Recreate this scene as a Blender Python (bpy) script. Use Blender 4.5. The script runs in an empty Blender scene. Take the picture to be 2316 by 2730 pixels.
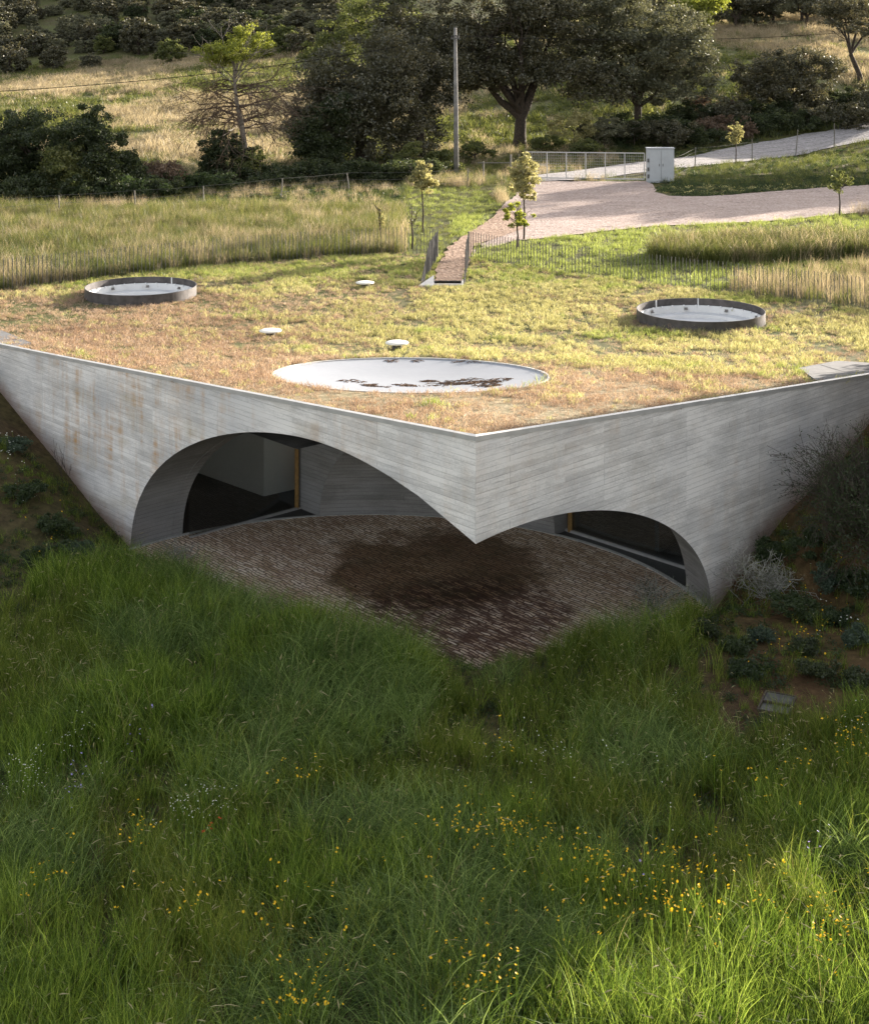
import bpy, bmesh, math, random
import numpy as np
from mathutils import Vector, Matrix
from mathutils.geometry import delaunay_2d_cdt
R_ = math.radians
SC = bpy.context.scene
COL = SC.collection

# ------------------------------------------------------------------ camera
FPX, PY0, PX0, CAMH = 3900.0, 90.0, 1158.0, 11.0
cd = bpy.data.cameras.new('camera')
cam = bpy.data.objects.new('camera', cd); COL.objects.link(cam)
cam.location = (0, 0, CAMH); cam.rotation_euler = (R_(90), 0, 0)
cd.sensor_width = 36; cd.lens = FPX/2730*36; cd.shift_y = -(1365-PY0)/2730
cd.clip_start = .5; cd.clip_end = 4000
SC.camera = cam
# ------------------------------------------------------------------ sky and sun
SUN_EL, SUN_AZ = 12.0, 45.2      # azimuth clockwise from +Y
W = bpy.data.worlds.new('World'); SC.world = W; W.use_nodes = True
nt = W.node_tree; nt.nodes.clear()
sk = nt.nodes.new('ShaderNodeTexSky'); sk.sky_type = 'NISHITA'; sk.sun_disc = False
sk.sun_elevation = R_(SUN_EL); sk.sun_rotation = R_(SUN_AZ); sk.air_density = 1.0; sk.dust_density = 1.6
bg = nt.nodes.new('ShaderNodeBackground'); bg.inputs['Strength'].default_value = .125
wo = nt.nodes.new('ShaderNodeOutputWorld')
hs = nt.nodes.new('ShaderNodeHueSaturation'); hs.inputs['Saturation'].default_value = .42      # sky desaturated so that the shade turns less blue
nt.links.new(sk.outputs[0], hs.inputs['Color']); tn = nt.nodes.new('ShaderNodeMix'); tn.data_type = 'RGBA'; tn.blend_type = 'MULTIPLY'; tn.inputs[0].default_value = 1; tn.inputs[7].default_value = (1.04, .99, .965, 1)
nt.links.new(hs.outputs[0], tn.inputs[6]); nt.links.new(tn.outputs[2], bg.inputs[0]); nt.links.new(bg.outputs[0], wo.inputs[0])
sl = bpy.data.lights.new('sun', 'SUN'); sl.energy = 5.0; sl.angle = R_(.6); sl.color = (1, .90, .78)
so = bpy.data.objects.new('sun', sl); COL.objects.link(so)
a, e = R_(SUN_AZ), R_(SUN_EL)
sd = Vector((math.sin(a)*math.cos(e), math.cos(a)*math.cos(e), math.sin(e)))
so.rotation_euler = sd.to_track_quat('Z', 'Y').to_euler()
SC.view_settings.view_transform = 'Standard'; SC.view_settings.look = 'None'
SC.view_settings.exposure = 2.1; SC.view_settings.gamma = 1
SC.cycles.max_bounces = 7; SC.cycles.diffuse_bounces = 4; SC.cycles.transparent_max_bounces = 8
SC.cycles.glossy_bounces = 2; SC.cycles.transmission_bounces = 3
SC.cycles.use_denoising = True

rng = np.random.default_rng(7); random.seed(7)
# ------------------------------------------------------------------ numeric helpers
def sstep(a, b, v):
    t = np.clip((np.asarray(v, float)-a)/(b-a), 0, 1); return t*t*(3-2*t)
_perm = np.random.default_rng(3).random((256, 256))
def vnoise(x, y):
    x = np.asarray(x, float); y = np.asarray(y, float)
    xi = np.floor(x).astype(int); yi = np.floor(y).astype(int); fx = x-xi; fy = y-yi
    fx = fx*fx*(3-2*fx); fy = fy*fy*(3-2*fy)
    g = lambda i, j: _perm[(xi+i) % 256, (yi+j) % 256]
    return (g(0,0)*(1-fx)+g(1,0)*fx)*(1-fy)+(g(0,1)*(1-fx)+g(1,1)*fx)*fy
def fbm(x, y, o=4):
    s = 0; a = .5; t = 0
    for i in range(o):
        s = s+a*vnoise(x*2**i+17*i, y*2**i-9*i); t += a; a *= .5
    return s/t
def W2(px, py, z=3.0):
    """photo pixel (2316 wide) to a world point at height z, used only to lay out the plan"""
    D = (CAMH-z)*FPX/(py-PY0); return ((px-PX0)/FPX*D, D)
def WD(px, D): return (px-PX0)/FPX*D

# ------------------------------------------------------------------ the shape of the place
CX, CY = .654, 23.2                                    # the corner of the two walls
dLv = np.array([-7.06, 7.9]); dLv /= np.hypot(*dLv)    # along the left wall
dRv = np.array([.70711, .70711])                       # along the right wall
nL = np.array([-dLv[1], dLv[0]])                       # outward normals (towards the meadow in front)
nR = np.array([dRv[1], -dRv[0]])
DC = (-1.415, 26.66); DR = 6.767; DH = 3.711; E1, E2 = 1.766, 2.104   # the shallow dome over the court
def dome_z(r): return DH*np.maximum(1-(np.asarray(r)/DR)**E1, 0)**(1/E2)
def roof_z(x, y):
    p = 4.56-.0128*(x-.654)-.109*(y-23.2)
    k = .16
    return 3+k*np.logaddexp(0, (p-3)/k)
_us = [-.30, -.08, .05, .2, .34]
_ys = [95, 110, 122, 150, 200, 260, 400, 1400]
_tb = np.array([[3,3.0,3.1,3.9,5.3,14,34,80],[3,3.1,3.4,5.2,9.2,18,40,90],[3,3.6,4.8,7.6,12,21,44,95],
                [3,4.8,7.0,10.6,15,24,47,100],[3.1,5.4,7.8,11.6,17,26,50,105]], float)
def far_z(x, y):
    u = np.clip(x/np.maximum(y, 30), _us[0], _us[-1]); y = np.clip(y, _ys[0], _ys[-1])
    cols = np.array([np.interp(y, _ys, r) for r in _tb])
    out = np.zeros_like(u)
    for i in range(len(_us)-1):
        t = (u-_us[i])/(_us[i+1]-_us[i]); m = (t >= 0) & (t <= 1)
        out = np.where(m, cols[i]*(1-t)+cols[i+1]*t, out)
    return out
def ground_z(x, y):
    x = np.asarray(x, float); y = np.asarray(y, float)
    x, y = np.broadcast_arrays(x, y)
    qx, qy = x-CX, y-CY
    sL = qx*dLv[0]+qy*dLv[1]; oL = -(qx*dLv[1]-qy*dLv[0])          # outward distance from left wall
    oL = qx*(-dLv[1])+qy*(dLv[0])
    sR = qx*dRv[0]+qy*dRv[1]; oR = qx*dRv[1]-qy*dRv[0]
    back = far_z(x, y)+(roof_z(x, np.clip(y, 36, 60))-3)*(y < 60)
    back = back+.10*(fbm(x*.15, y*.15)-.5)*sstep(56, 70, y)*2
    BL = np.interp(sL, [10.6, 12.07, 13.66, 15.37, 16.95, 19.5, 22], [0, .42, 1.04, 1.65, 2.23, 3.0, 3.1])
    BR = np.interp(sR, [6.6, 7.45, 9.23, 11.19, 12.54, 14.5, 16], [0, .45, 1.28, 1.82, 2.46, 3.2, 3.5])
    d = np.maximum(oL, oR)
    dd = d+1.75*np.exp(-((x-CX)**2+(y-CY-.3)**2)/3.2**2)
    base = .62*sstep(0.0, 1.5, dd)+.03*np.maximum(d, 0)+.22*(fbm(x*.45+5, y*.45)-.5)*sstep(.2, 2, d)
    f = base+np.where(oL > -.6, BL, 0)*1.0+np.where(oR > -.6, BR, 0)
    f = f+2.8*sstep(0, 3.5, x-(.3*y+.5))*sstep(22.5, 26, y)*sstep(-.5, 2.5, y-(1.0*(x-1)+13.8))             # rise added out of view at right to shade the foreground
    wl = sstep(18.5, 21, sL)*(oL > -1)+sstep(15, 18, sR)*(oR > -1)
    wl = np.clip(wl, 0, 1)
    f = f*(1-wl)+np.minimum(back, 3.4)*wl
    inside = (oL < -.0) & (oR < -.0)
    near = (np.hypot(x-CX, y-CY) < 6) & (y < 28.5)
    edge = (oL < -.6) & (oR < -.6) & ~near
    return np.where(edge, back, np.where((inside & (wl < .5)) | near, f, np.where(inside, back, f)))
def gz(x, y): return float(ground_z(np.array([x]), np.array([y]))[0])
def outside(x, y):
    qx, qy = np.asarray(x)-CX, np.asarray(y)-CY
    return np.maximum(-qx*dLv[1]+qy*dLv[0], qx*dRv[1]-qy*dRv[0])

# ------------------------------------------------------------------ object helpers
def new_mesh(name, v, f, mats=(), uv=None, smooth=False, mi=None):
    me = bpy.data.meshes.new(name)
    v = np.asarray(v, np.float32).reshape(-1, 3)
    if isinstance(f, np.ndarray):
        n, k = f.shape
        me.vertices.add(len(v)); me.vertices.foreach_set('co', v.ravel())
        me.loops.add(n*k); me.loops.foreach_set('vertex_index', f.astype(np.int32).ravel())
        me.polygons.add(n); me.polygons.foreach_set('loop_start', (np.arange(n)*k).astype(np.int32))
        me.polygons.foreach_set('loop_total', np.full(n, k, np.int32))
        me.update(calc_edges=True)
    else:
        me.from_pydata([tuple(map(float, p)) for p in v], [], f)
    for m in (mats if isinstance(mats, (list, tuple)) else [mats]): me.materials.append(m)
    if uv is not None:
        l = me.uv_layers.new(name='UVMap'); idx = np.zeros(len(me.loops), np.int32)
        me.loops.foreach_get('vertex_index', idx)
        l.data.foreach_set('uv', np.asarray(uv, np.float32)[idx].ravel())
    if mi is not None: me.polygons.foreach_set('material_index', np.asarray(mi, np.int32))
    if smooth: me.polygons.foreach_set('use_smooth', np.ones(len(me.polygons), bool))
    return me
def link(name, me, parent=None, loc=None, label=None, cat=None, group=None, kind=None):
    o = bpy.data.objects.new(name, me); COL.objects.link(o)
    if parent: o.parent = parent
    if loc is not None: o.location = loc
    if label: o['label'] = label
    if cat: o['category'] = cat
    if group: o['group'] = group
    if kind: o['kind'] = kind
    return o
def thing(name, label, cat, loc=(0, 0, 0), group=None, rot=0):
    o = link(name, None, None, loc, label, cat, group); o.rotation_euler = (0, 0, rot); o.empty_display_size = .3
    return o
class MB:
    def __init__(s): s.v = []; s.f = []; s.uv = []
    def add(s, v, f):
        n = len(s.v); s.v += [tuple(p) for p in v]; s.f += [tuple(i+n for i in q) for q in f]
    def box(s, c, size, rot=0, m=None):
        hx, hy, hz = [q/2 for q in size]
        M = Matrix.Rotation(rot, 3, 'Z') if m is None else m
        v = [Vector(c)+M@Vector((x*hx, y*hy, z*hz)) for x in (-1, 1) for y in (-1, 1) for z in (-1, 1)]
        s.add(v, [(0,1,3,2),(4,6,7,5),(0,4,5,1),(2,3,7,6),(0,2,6,4),(1,5,7,3)])
    def beam(s, p, q, w, h):
        p = Vector(p); q = Vector(q); d = q-p; M = d.to_track_quat('X', 'Z').to_matrix()
        s.box((p+q)/2, (d.length, w, h), m=M)
    def tube(s, pts, rad, n=6, cap=True):
        pts = [Vector(p) for p in pts]; b = len(s.v); k = len(pts)
        ref = Vector((.13, .97, .2))
        for i, p in enumerate(pts):
            t = (pts[min(i+1, k-1)]-pts[max(i-1, 0)]).normalized()
            a = t.cross(ref)
            if a.length < .05: a = t.cross(Vector((1, 0, 0)))
            a.normalize(); c = t.cross(a); r = rad[i] if hasattr(rad, '__len__') else rad
            for j in range(n):
                an = 2*math.pi*j/n; s.v.append(tuple(p+(a*math.cos(an)+c*math.sin(an))*r))
        for i in range(k-1):
            for j in range(n):
                j2 = (j+1) % n; s.f.append((b+i*n+j, b+i*n+j2, b+(i+1)*n+j2, b+(i+1)*n+j))
        if cap:
            s.f.append(tuple(b+j for j in range(n))[::-1]); s.f.append(tuple(b+(k-1)*n+j for j in range(n)))
    def cyl(s, c, r, h, n=32, r2=None):
        s.tube([c, (c[0], c[1], c[2]+h)], [r, r if r2 is None else r2], n)
    def ring(s, c, ro, ri, z0, z1, n=72, a0=0, a1=2*math.pi):
        b = len(s.v); full = abs(a1-a0-2*math.pi) < 1e-6; m = n if full else n+1
        for i in range(m):
            an = a0+(a1-a0)*i/n; ca, sa = math.cos(an), math.sin(an)
            for r, z in ((ro, z0), (ro, z1), (ri, z1), (ri, z0)): s.v.append((c[0]+r*ca, c[1]+r*sa, z))
        for i in range(n):
            j = (i+1) % m
            for q in range(4):
                q2 = (q+1) % 4; s.f.append((b+i*4+q, b+j*4+q, b+j*4+q2, b+i*4+q2))
        if not full: s.f.append((b, b+1, b+2, b+3)); e = b+n*4; s.f.append((e+3, e+2, e+1, e))
    def mesh(s, name, mat, smooth=False): 
        return new_mesh(name, s.v, s.f, mat, smooth=smooth)
    def build(s, name, mat, parent=None, smooth=False, **k):
        return link(name, s.mesh(name, mat, smooth), parent, **k)

# ------------------------------------------------------------------ materials
class NT:
    def __init__(s, name):
        s.m = bpy.data.materials.new(name); s.m.use_nodes = True; s.t = s.m.node_tree; s.t.nodes.clear()
        s.out = s.t.nodes.new('ShaderNodeOutputMaterial')
    def n(s, typ, ins=None, **at):
        o = s.t.nodes.new(typ)
        for k, v in at.items(): setattr(o, k, v)
        for k, v in (ins or {}).items():
            if isinstance(v, bpy.types.NodeSocket): s.t.links.new(v, o.inputs[k])
            else: o.inputs[k].default_value = v
        return o
    def math(s, op, a, b=0, c=0, clamp=False):
        return s.n('ShaderNodeMath', {0: a, 1: b, 2: c}, operation=op, use_clamp=clamp).outputs[0]
    def noise(s, vec, scale, detail=4, rough=.55):
        return s.n('ShaderNodeTexNoise', {'Vector': vec, 'Scale': scale, 'Detail': detail, 'Roughness': rough}).outputs[0]
    def ramp(s, fac, stops, interp='LINEAR'):
        r = s.n('ShaderNodeValToRGB', {0: fac}); cr = r.color_ramp; cr.interpolation = interp
        while len(cr.elements) < len(stops): cr.elements.new(.5)
        for e_, (p, c) in zip(cr.elements, stops):
            e_.position = p; e_.color = (*c, 1) if len(c) == 3 else c
        return r.outputs[0]
    def mix(s, f, a, b, blend='MIX'):
        o = s.n('ShaderNodeMix', data_type='RGBA', blend_type=blend)
        for i, v in ((0, f), (6, a), (7, b)):
            if isinstance(v, bpy.types.NodeSocket): s.t.links.new(v, o.inputs[i])
            elif i == 0: o.inputs[0].default_value = v
            else: o.inputs[i].default_value = (*v, 1)
        return o.outputs[2]
    def map(s, vec, scale=(1,1,1), loc=(0,0,0), rot=(0,0,0)):
        return s.n('ShaderNodeMapping', {'Vector': vec, 'Location': loc, 'Rotation': rot, 'Scale': scale}).outputs[0]
    def pos(s): return s.n('ShaderNodeNewGeometry').outputs['Position']
    def uv(s): return s.n('ShaderNodeTexCoord').outputs['UV']
    def finish(s, col, rough=.8, spec=.3, metal=0, bump=None, bs=.3, bd=.02):
        ins = {'Base Color': col if isinstance(col, bpy.types.NodeSocket) else (*col, 1), 'Roughness': rough,
               'Specular IOR Level': spec, 'Metallic': metal}
        if bump is not None:
            ins['Normal'] = s.n('ShaderNodeBump', {'Height': bump, 'Strength': bs, 'Distance': bd}).outputs[0]
        p = s.n('ShaderNodeBsdfPrincipled', ins); s.t.links.new(p.outputs[0], s.out.inputs[0]); return s.m
def plain(name, c, rough=.7, metal=0, var=.25, scale=8, spec=.3, bs=.15):
    t = NT(name); n = t.noise(t.pos(), scale); 
    col = t.mix(t.ramp(n, [(.3, (0,0,0)), (.7, (1,1,1))]), tuple(q*(1-var) for q in c), tuple(min(q*(1+var), 1) for q in c))
    return t.finish(col, rough, spec, metal, bump=n, bs=bs)
def leafy(name, cols, scale=.6, transl=.42, gloss=.022, tcol=1.5, isl=.5):
    """cols: two or three colours; varies by instance/island and by place"""
    t = NT(name); g = t.n('ShaderNodeNewGeometry'); oi = t.n('ShaderNodeObjectInfo')
    n = t.noise(g.outputs['Position'], scale, 3)
    r = t.math('MULTIPLY_ADD', t.math('POWER', g.outputs['Random Per Island'], 1.6), isl, t.math('MULTIPLY_ADD', oi.outputs['Random'], .25, t.math('MULTIPLY_ADD', n, .9, -.33)), clamp=True)
    k = len(cols)-1
    c = t.ramp(r, [(i/k, q) for i, q in enumerate(cols)])
    d = t.n('ShaderNodeBsdfDiffuse', {'Color': c, 'Roughness': .5})
    tc = t.mix(1.0, c, (tcol, tcol*.97, tcol*.76), 'MULTIPLY')
    tr = t.n('ShaderNodeBsdfTranslucent', {'Color': tc})
    m = t.n('ShaderNodeMixShader', {0: transl, 1: d.outputs[0], 2: tr.outputs[0]})
    gl = t.n('ShaderNodeBsdfGlossy', {'Color': (1, 1, .95, 1), 'Roughness': .45})
    m2 = t.n('ShaderNodeMixShader', {0: gloss, 1: m.outputs[0], 2: gl.outputs[0]})
    t.t.links.new(m2.outputs[0], t.out.inputs[0]); return t.m

def concrete(name, base=(.53, .505, .475), stains=1.0):
    t = NT(name); uv = t.uv(); sx = t.n('ShaderNodeSeparateXYZ', {0: uv}); s, z = sx.outputs[0], sx.outputs[1]
    bh = .092
    bi = t.math('FLOOR', t.math('DIVIDE', z, bh)); bf = t.math('FRACT', t.math('DIVIDE', z, bh))
    rnd = t.n('ShaderNodeTexWhiteNoise', {'W': bi}, noise_dimensions='1D').outputs[0]
    # lift joints: boards end on common vertical lines every 2.45 m with a few strays
    L = t.math('ADD', t.math('DIVIDE', s, 2.45), t.math('MULTIPLY', t.math('GREATER_THAN', rnd, .8), .43))
    li = t.math('FLOOR', L); lf = t.math('FRACT', L)
    cell = t.n('ShaderNodeCombineXYZ', {0: li, 1: bi}).outputs[0]
    cr = t.n('ShaderNodeTexWhiteNoise', {'Vector': cell}, noise_dimensions='2D').outputs[0]
    panel = t.n('ShaderNodeTexWhiteNoise', {'Vector': t.n('ShaderNodeCombineXYZ', {0: li, 1: t.math('FLOOR', t.math('DIVIDE', z, 1.05))}).outputs[0]}, noise_dimensions='2D').outputs[0]
    uvz = t.n('ShaderNodeCombineXYZ', {0: s, 1: z}).outputs[0]
    grain = t.noise(t.map(uvz, (2.6, 42, 1)), 1, 6, .7)
    streak = t.noise(t.map(uvz, (.9, 7, 1)), 1, 4, .6)
    blot = t.noise(t.map(uvz, (.75, 1.5, 1)), 1, 6, .68)
    fine = t.noise(t.map(uvz, (22, 26, 1)), 1, 4, .7)
    v = t.math('MULTIPLY_ADD', cr, .10, t.math('MULTIPLY_ADD', panel, .09, t.math('MULTIPLY_ADD', grain, .36, t.math('MULTIPLY_ADD', streak, .24, t.math('MULTIPLY_ADD', blot, .62, t.math('MULTIPLY', fine, .34))))))
    v = t.math('ADD', v, .035)
    c = t.ramp(v, [(.52, tuple(q*.42 for q in base)), (.88, base), (1.0, tuple(min(1, q*1.3) for q in base))])
    c = t.mix(t.ramp(t.noise(t.map(uvz, (.35, .6, 1), (9, 2, 0)), 1, 3), [(.45, (0,0,0)), (.7, (.5,.5,.5))]), c, (.33, .335, .35))
    # joints
    jr = t.noise(t.map(uvz, (1.3, 9, 1), (3, 7, 0)), 1, 2)
    j = t.math('MULTIPLY', t.math('LESS_THAN', bf, .14), t.ramp(jr, [(.34, (.25,.25,.25)), (.6, (1,1,1))]))
    jv = t.math('MULTIPLY', t.math('LESS_THAN', lf, .006), t.math('GREATER_THAN', t.noise(t.map(uvz, (.4, 2, 1)), 1, 2), .5))
    J = t.math('MAXIMUM', j, jv)
    c = t.mix(t.math('MULTIPLY', J, .40), c, tuple(q*.35 for q in base))
    if stains:
        # rust and lichen stains running down, ochre
        st = t.noise(t.map(uvz, (2.6, .35, 1), (1.7, 0, 0)), 1, 5, .65)
        area = t.noise(t.map(uvz, (.22, .5, 1), (4.3, 1.2, 0)), 1, 2)
        m = t.math('MULTIPLY', t.ramp(st, [(.47, (0,0,0)), (.66, (1,1,1))]), t.ramp(area, [(.36, (0,0,0)), (.55, (1,1,1))]))
        zone = t.n('ShaderNodeMapRange', {0: s, 1: 0.5, 2: 8.5, 3: .22, 4: 1.0}).outputs[0]
        brk = t.ramp(t.noise(t.map(uvz, (1.5, 8, 1), (2, 2, 0)), 1, 3), [(.35, (.2,.2,.2)), (.65, (1,1,1))])
        m = t.math('MULTIPLY', t.math('MULTIPLY', m, zone), brk)
        c = t.mix(t.math('MULTIPLY', m, 1.0*stains), c, (.42, .25, .115))
        m2 = t.ramp(t.noise(t.map(uvz, (.8, 1.6, 1), (11, 3, 0)), 1, 5), [(.54, (0,0,0)), (.75, (1,1,1))])
        c = t.mix(t.math('MULTIPLY', t.math('MULTIPLY', m2, zone), .5*stains), c, (.30, .25, .15))
        # earth splash band: 'soil' attribute is the distance above the bank
        at = t.n('ShaderNodeAttribute', attribute_name='above').outputs['Fac']
        w = t.math('ADD', at, t.math('MULTIPLY', t.math('SUBTRACT', t.noise(t.map(uvz, (1.2, 1.2, 1)), 1, 5), .5), 1.1))
        sp = t.ramp(w, [(.02, (1,1,1)), (.80, (0,0,0))])
        c = t.mix(t.math('MULTIPLY', sp, .66), c, (.18, .085, .045))
    pores = t.n('ShaderNodeTexVoronoi', {'Vector': uvz, 'Scale': 26.0}).outputs[0]
    pr = t.math('MULTIPLY', t.math('LESS_THAN', pores, .13), t.math('GREATER_THAN', t.noise(t.map(uvz, (.7, 1.6, 1), (5, 5, 0)), 1, 3), .60))
    c = t.mix(t.math('MULTIPLY', pr, .5), c, tuple(q*.4 for q in base))
    h = t.math('SUBTRACT', t.math('MULTIPLY_ADD', grain, .35, t.math('MULTIPLY', cr, .5)), t.math('MULTIPLY', t.math('MAXIMUM', J, pr), .7))
    return t.finish(c, .82, .25, bump=h, bs=.55, bd=.008)

def paving_mat():
    t = NT('stone_paving'); p = t.map(t.pos(), (1, 1, 1), rot=(0, 0, R_(48)))
    wob = t.n('ShaderNodeTexNoise', {'Vector': p, 'Scale': 3.5, 'Detail': 3})
    p2 = t.n('ShaderNodeVectorMath', {0: p, 1: t.n('ShaderNodeVectorMath', {0: wob.outputs['Color'], 1: (.24, .15, 0)}, operation='MULTIPLY').outputs[0]}, operation='ADD').outputs[0]
    b = t.n('ShaderNodeTexBrick', {'Vector': p2, 'Scale': 1.0, 'Mortar Size': .017, 'Mortar Smooth': .5, 'Brick Width': .25, 'Row Height': .08,
            'Color1': (0, 0, 0, 1), 'Color2': (1, 1, 1, 1), 'Bias': 0.0}, offset=.43, squash=1.5, squash_frequency=3)
    r = b.outputs['Color']; mort = b.outputs['Fac']
    c = t.ramp(r, [(0, (.46, .33, .21)), (.35, (.68, .53, .385)), (.65, (.74, .60, .45)), (1, (.84, .73, .60))])
    n = t.noise(t.pos(), .55, 4); c = t.mix(t.ramp(n, [(.35, (0,0,0)), (.7, (1,1,1))]), c, t.mix(.45, c, (.34, .19, .13)))
    n2 = t.noise(t.pos(), 14, 4); c = t.mix(.35, c, t.ramp(n2, [(.3, (.55,.55,.55)), (.7, (1.25,1.25,1.25))]), 'MULTIPLY')
    c = t.mix(t.math('MULTIPLY', mort, .85), c, (.12, .078, .058))
    # damp stain under the roof opening and a washed-out earthy trail to the front
    q = t.map(t.pos(), (1, 1, 1), (.0, -30.0, 0)); d = t.n('ShaderNodeVectorMath', {0: t.map(q, (.40, .40, 0))}, operation='LENGTH').outputs['Value']
    wn = t.noise(t.pos(), 1.0, 6, .72)
    wet = t.ramp(t.math('ADD', d, t.math('MULTIPLY', t.math('SUBTRACT', wn, .5), 1.5)), [(.74, (1,1,1)), (1.02, (0,0,0))])
    q = t.map(t.pos(), (1, 1, 1), (-.55, -27.4, 0)); d2 = t.n('ShaderNodeVectorMath', {0: t.map(q, (.40, .40, 0))}, operation='LENGTH').outputs['Value']
    wet2 = t.ramp(t.math('ADD', d2, t.math('MULTIPLY', t.math('SUBTRACT', wn, .5), 1.0)), [(.7, (1,1,1)), (1.0, (0,0,0))])
    sx = t.n('ShaderNodeSeparateXYZ', {0: t.pos()})
    dirt = t.math('MULTIPLY', wet2, t.ramp(t.noise(t.map(p, (1.0, 3.0, 1)), 2.4, 4), [(.4, (0,0,0)), (.56, (1,1,1))]))
    c = t.mix(t.math('MULTIPLY', t.math('MAXIMUM', dirt, t.math('MULTIPLY', wet2, t.math('GREATER_THAN', mort, .12))), .88), c, (.075, .032, .020))
    c = t.mix(wet, c, t.mix(.95, c, (.38, .30, .21), 'MULTIPLY'))
    moss = t.ramp(t.noise(t.pos(), 1.7, 4), [(.45, (0,0,0)), (.65, (1,1,1))])
    c = t.mix(t.math('MULTIPLY', t.math('MULTIPLY', wet, moss), .35), c, (.04, .04, .015))
    h = t.math('SUBTRACT', t.math('MULTIPLY_ADD', r, .35, t.math('MULTIPLY', n2, .3)), mort)
    ro = t.math('SUBTRACT', .85, t.math('MULTIPLY', wet, .25))
    return t.finish(c, ro, .3, bump=h, bs=1.0, bd=.02)

def ground_mat():
    t = NT('ground_soil'); p = t.pos()
    A = t.n('ShaderNodeAttribute', attribute_name='cover').outputs['Color']   # r: red soil, g: straw meadow, b: green
    sp = t.n('ShaderNodeSeparateColor', {0: A})
    n1 = t.noise(p, .35, 6, .65); n2 = t.noise(p, 5, 6, .7); n3 = t.noise(t.map(p, (1, .35, 1)), .12, 5, .6)
    soil = t.ramp(n2, [(.3, (.030, .022, .014)), (.6, (.075, .050, .030)), (.8, (.11, .085, .05))])
    red = t.ramp(n2, [(.3, (.04, .020, .012)), (.6, (.095, .045, .027)), (.8, (.17, .09, .055))])
    straw = t.ramp(t.math('MULTIPLY_ADD', n2, .5, t.math('MULTIPLY', n3, .5)), [(.35, (.07, .075, .03)), (.48, (.16, .145, .075)), (.62, (.30, .25, .16)), (.75, (.40, .32, .23))])
    green = t.ramp(n2, [(.3, (.035, .045, .012)), (.6, (.10, .12, .03)), (.8, (.17, .17, .05))])
    c = t.mix(sp.outputs[0], soil, red); c = t.mix(sp.outputs[1], c, straw)
    gm = t.math('MULTIPLY', sp.outputs[2], t.ramp(n1, [(.35, (.25,.25,.25)), (.6, (1,1,1))]), clamp=True)
    c = t.mix(gm, c, green)
    return t.finish(c, .95, .1, bump=n2, bs=.9, bd=.06)
def gravel_mat(name, cols, sc=14):
    t = NT(name); p = t.pos()
    v = t.n('ShaderNodeTexVoronoi', {'Vector': p, 'Scale': float(sc)}); n = t.noise(t.map(p, (.6, 1.6, 1)), .8, 5, .65)
    n2 = t.noise(p, 6, 5, .7)
    c = t.ramp(t.math('MULTIPLY_ADD', t.n('ShaderNodeSeparateColor', {0: v.outputs['Color']}).outputs[0], .45, t.math('MULTIPLY_ADD', n, .5, t.math('MULTIPLY', n2, .35))),
               [(.25, cols[0]), (.55, cols[1]), (.95, cols[2])])
    c = t.mix(t.ramp(t.noise(p, 1.6, 6, .7), [(.60, (0,0,0)), (.72, (.8,.8,.8))]), c, tuple(q*.45 for q in cols[0]))
    return t.finish(c, .95, .1, bump=v.outputs['Distance'], bs=.8, bd=.03)

M = {}
M['concrete'] = concrete('board_formed_concrete')
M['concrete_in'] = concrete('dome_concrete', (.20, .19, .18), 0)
M['pale_concrete'] = plain('pale_concrete', (.42, .41, .39), .8, var=.15)
M['trim'] = plain('edge_flashing', (.42, .41, .39), .45, .3, var=.12, scale=3)
M['grey_metal'] = plain('rod_steel', (.11, .105, .10), .8, 0, spec=.1)
M['curb_steel'] = plain('weathered_steel_curb', (.075, .068, .066), .55, .35, var=.35, scale=5)
M['galv'] = plain('galvanised_steel', (.38, .37, .36), .5, .4, var=.12)
M['cabinet'] = plain('painted_cabinet', (.36, .37, .38), .6, 0, var=.06, scale=3)
M['membrane'] = plain('white_membrane', (.60, .60, .595), .7, 0, var=.05, scale=3)
M['vent'] = plain('cream_vent_cap', (.70, .67, .58), .6, 0, var=.08)
M['cable'] = plain('black_cable', (.012, .012, .012), 1, 0, spec=0)
M['wood'] = plain('oak_post', (.20, .115, .035), .6, 0, var=.3, scale=14)
M['polegrey'] = plain('grey_pole', (.17, .16, .15), .9, 0, var=.25, scale=4)
M['oldwood'] = plain('weathered_post', (.16, .145, .12), .85, 0, var=.3, scale=12)
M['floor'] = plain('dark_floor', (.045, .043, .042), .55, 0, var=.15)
M['plaster'] = plain('white_plaster', (.8, .8, .79), .9, 0, var=.03)
M['black'] = plain('black_plastic', (.02, .02, .02), .6)
M['bark'] = plain('bark', (.055, .042, .032), .95, 0, var=.5, scale=9, bs=.8)
M['bark_grey'] = plain('grey_bark', (.16, .135, .11), .95, 0, var=.4, scale=9, bs=.8)
M['thorn'] = plain('grey_twigs', (.22, .215, .185), .9, 0, var=.3, scale=20)
M['hatch'] = plain('slab_hatch', (.11, .11, .11), .95, 0, var=.15, scale=3)
M['debris'] = plain('dead_grass', (.13, .08, .05), .95, 0, var=.5, scale=16)
def dish_mat():
    t = NT('dish_render'); p = t.pos(); n = t.noise(p, .5, 4); n2 = t.noise(p, 9, 5, .7)
    c = t.ramp(t.math('MULTIPLY_ADD', n, .7, t.math('MULTIPLY', n2, .3)), [(.3, (.19, .20, .22)), (.7, (.255, .27, .295))])
    return t.finish(c, .6, .25, bump=n2, bs=.08)
M['dish'] = dish_mat()
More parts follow.
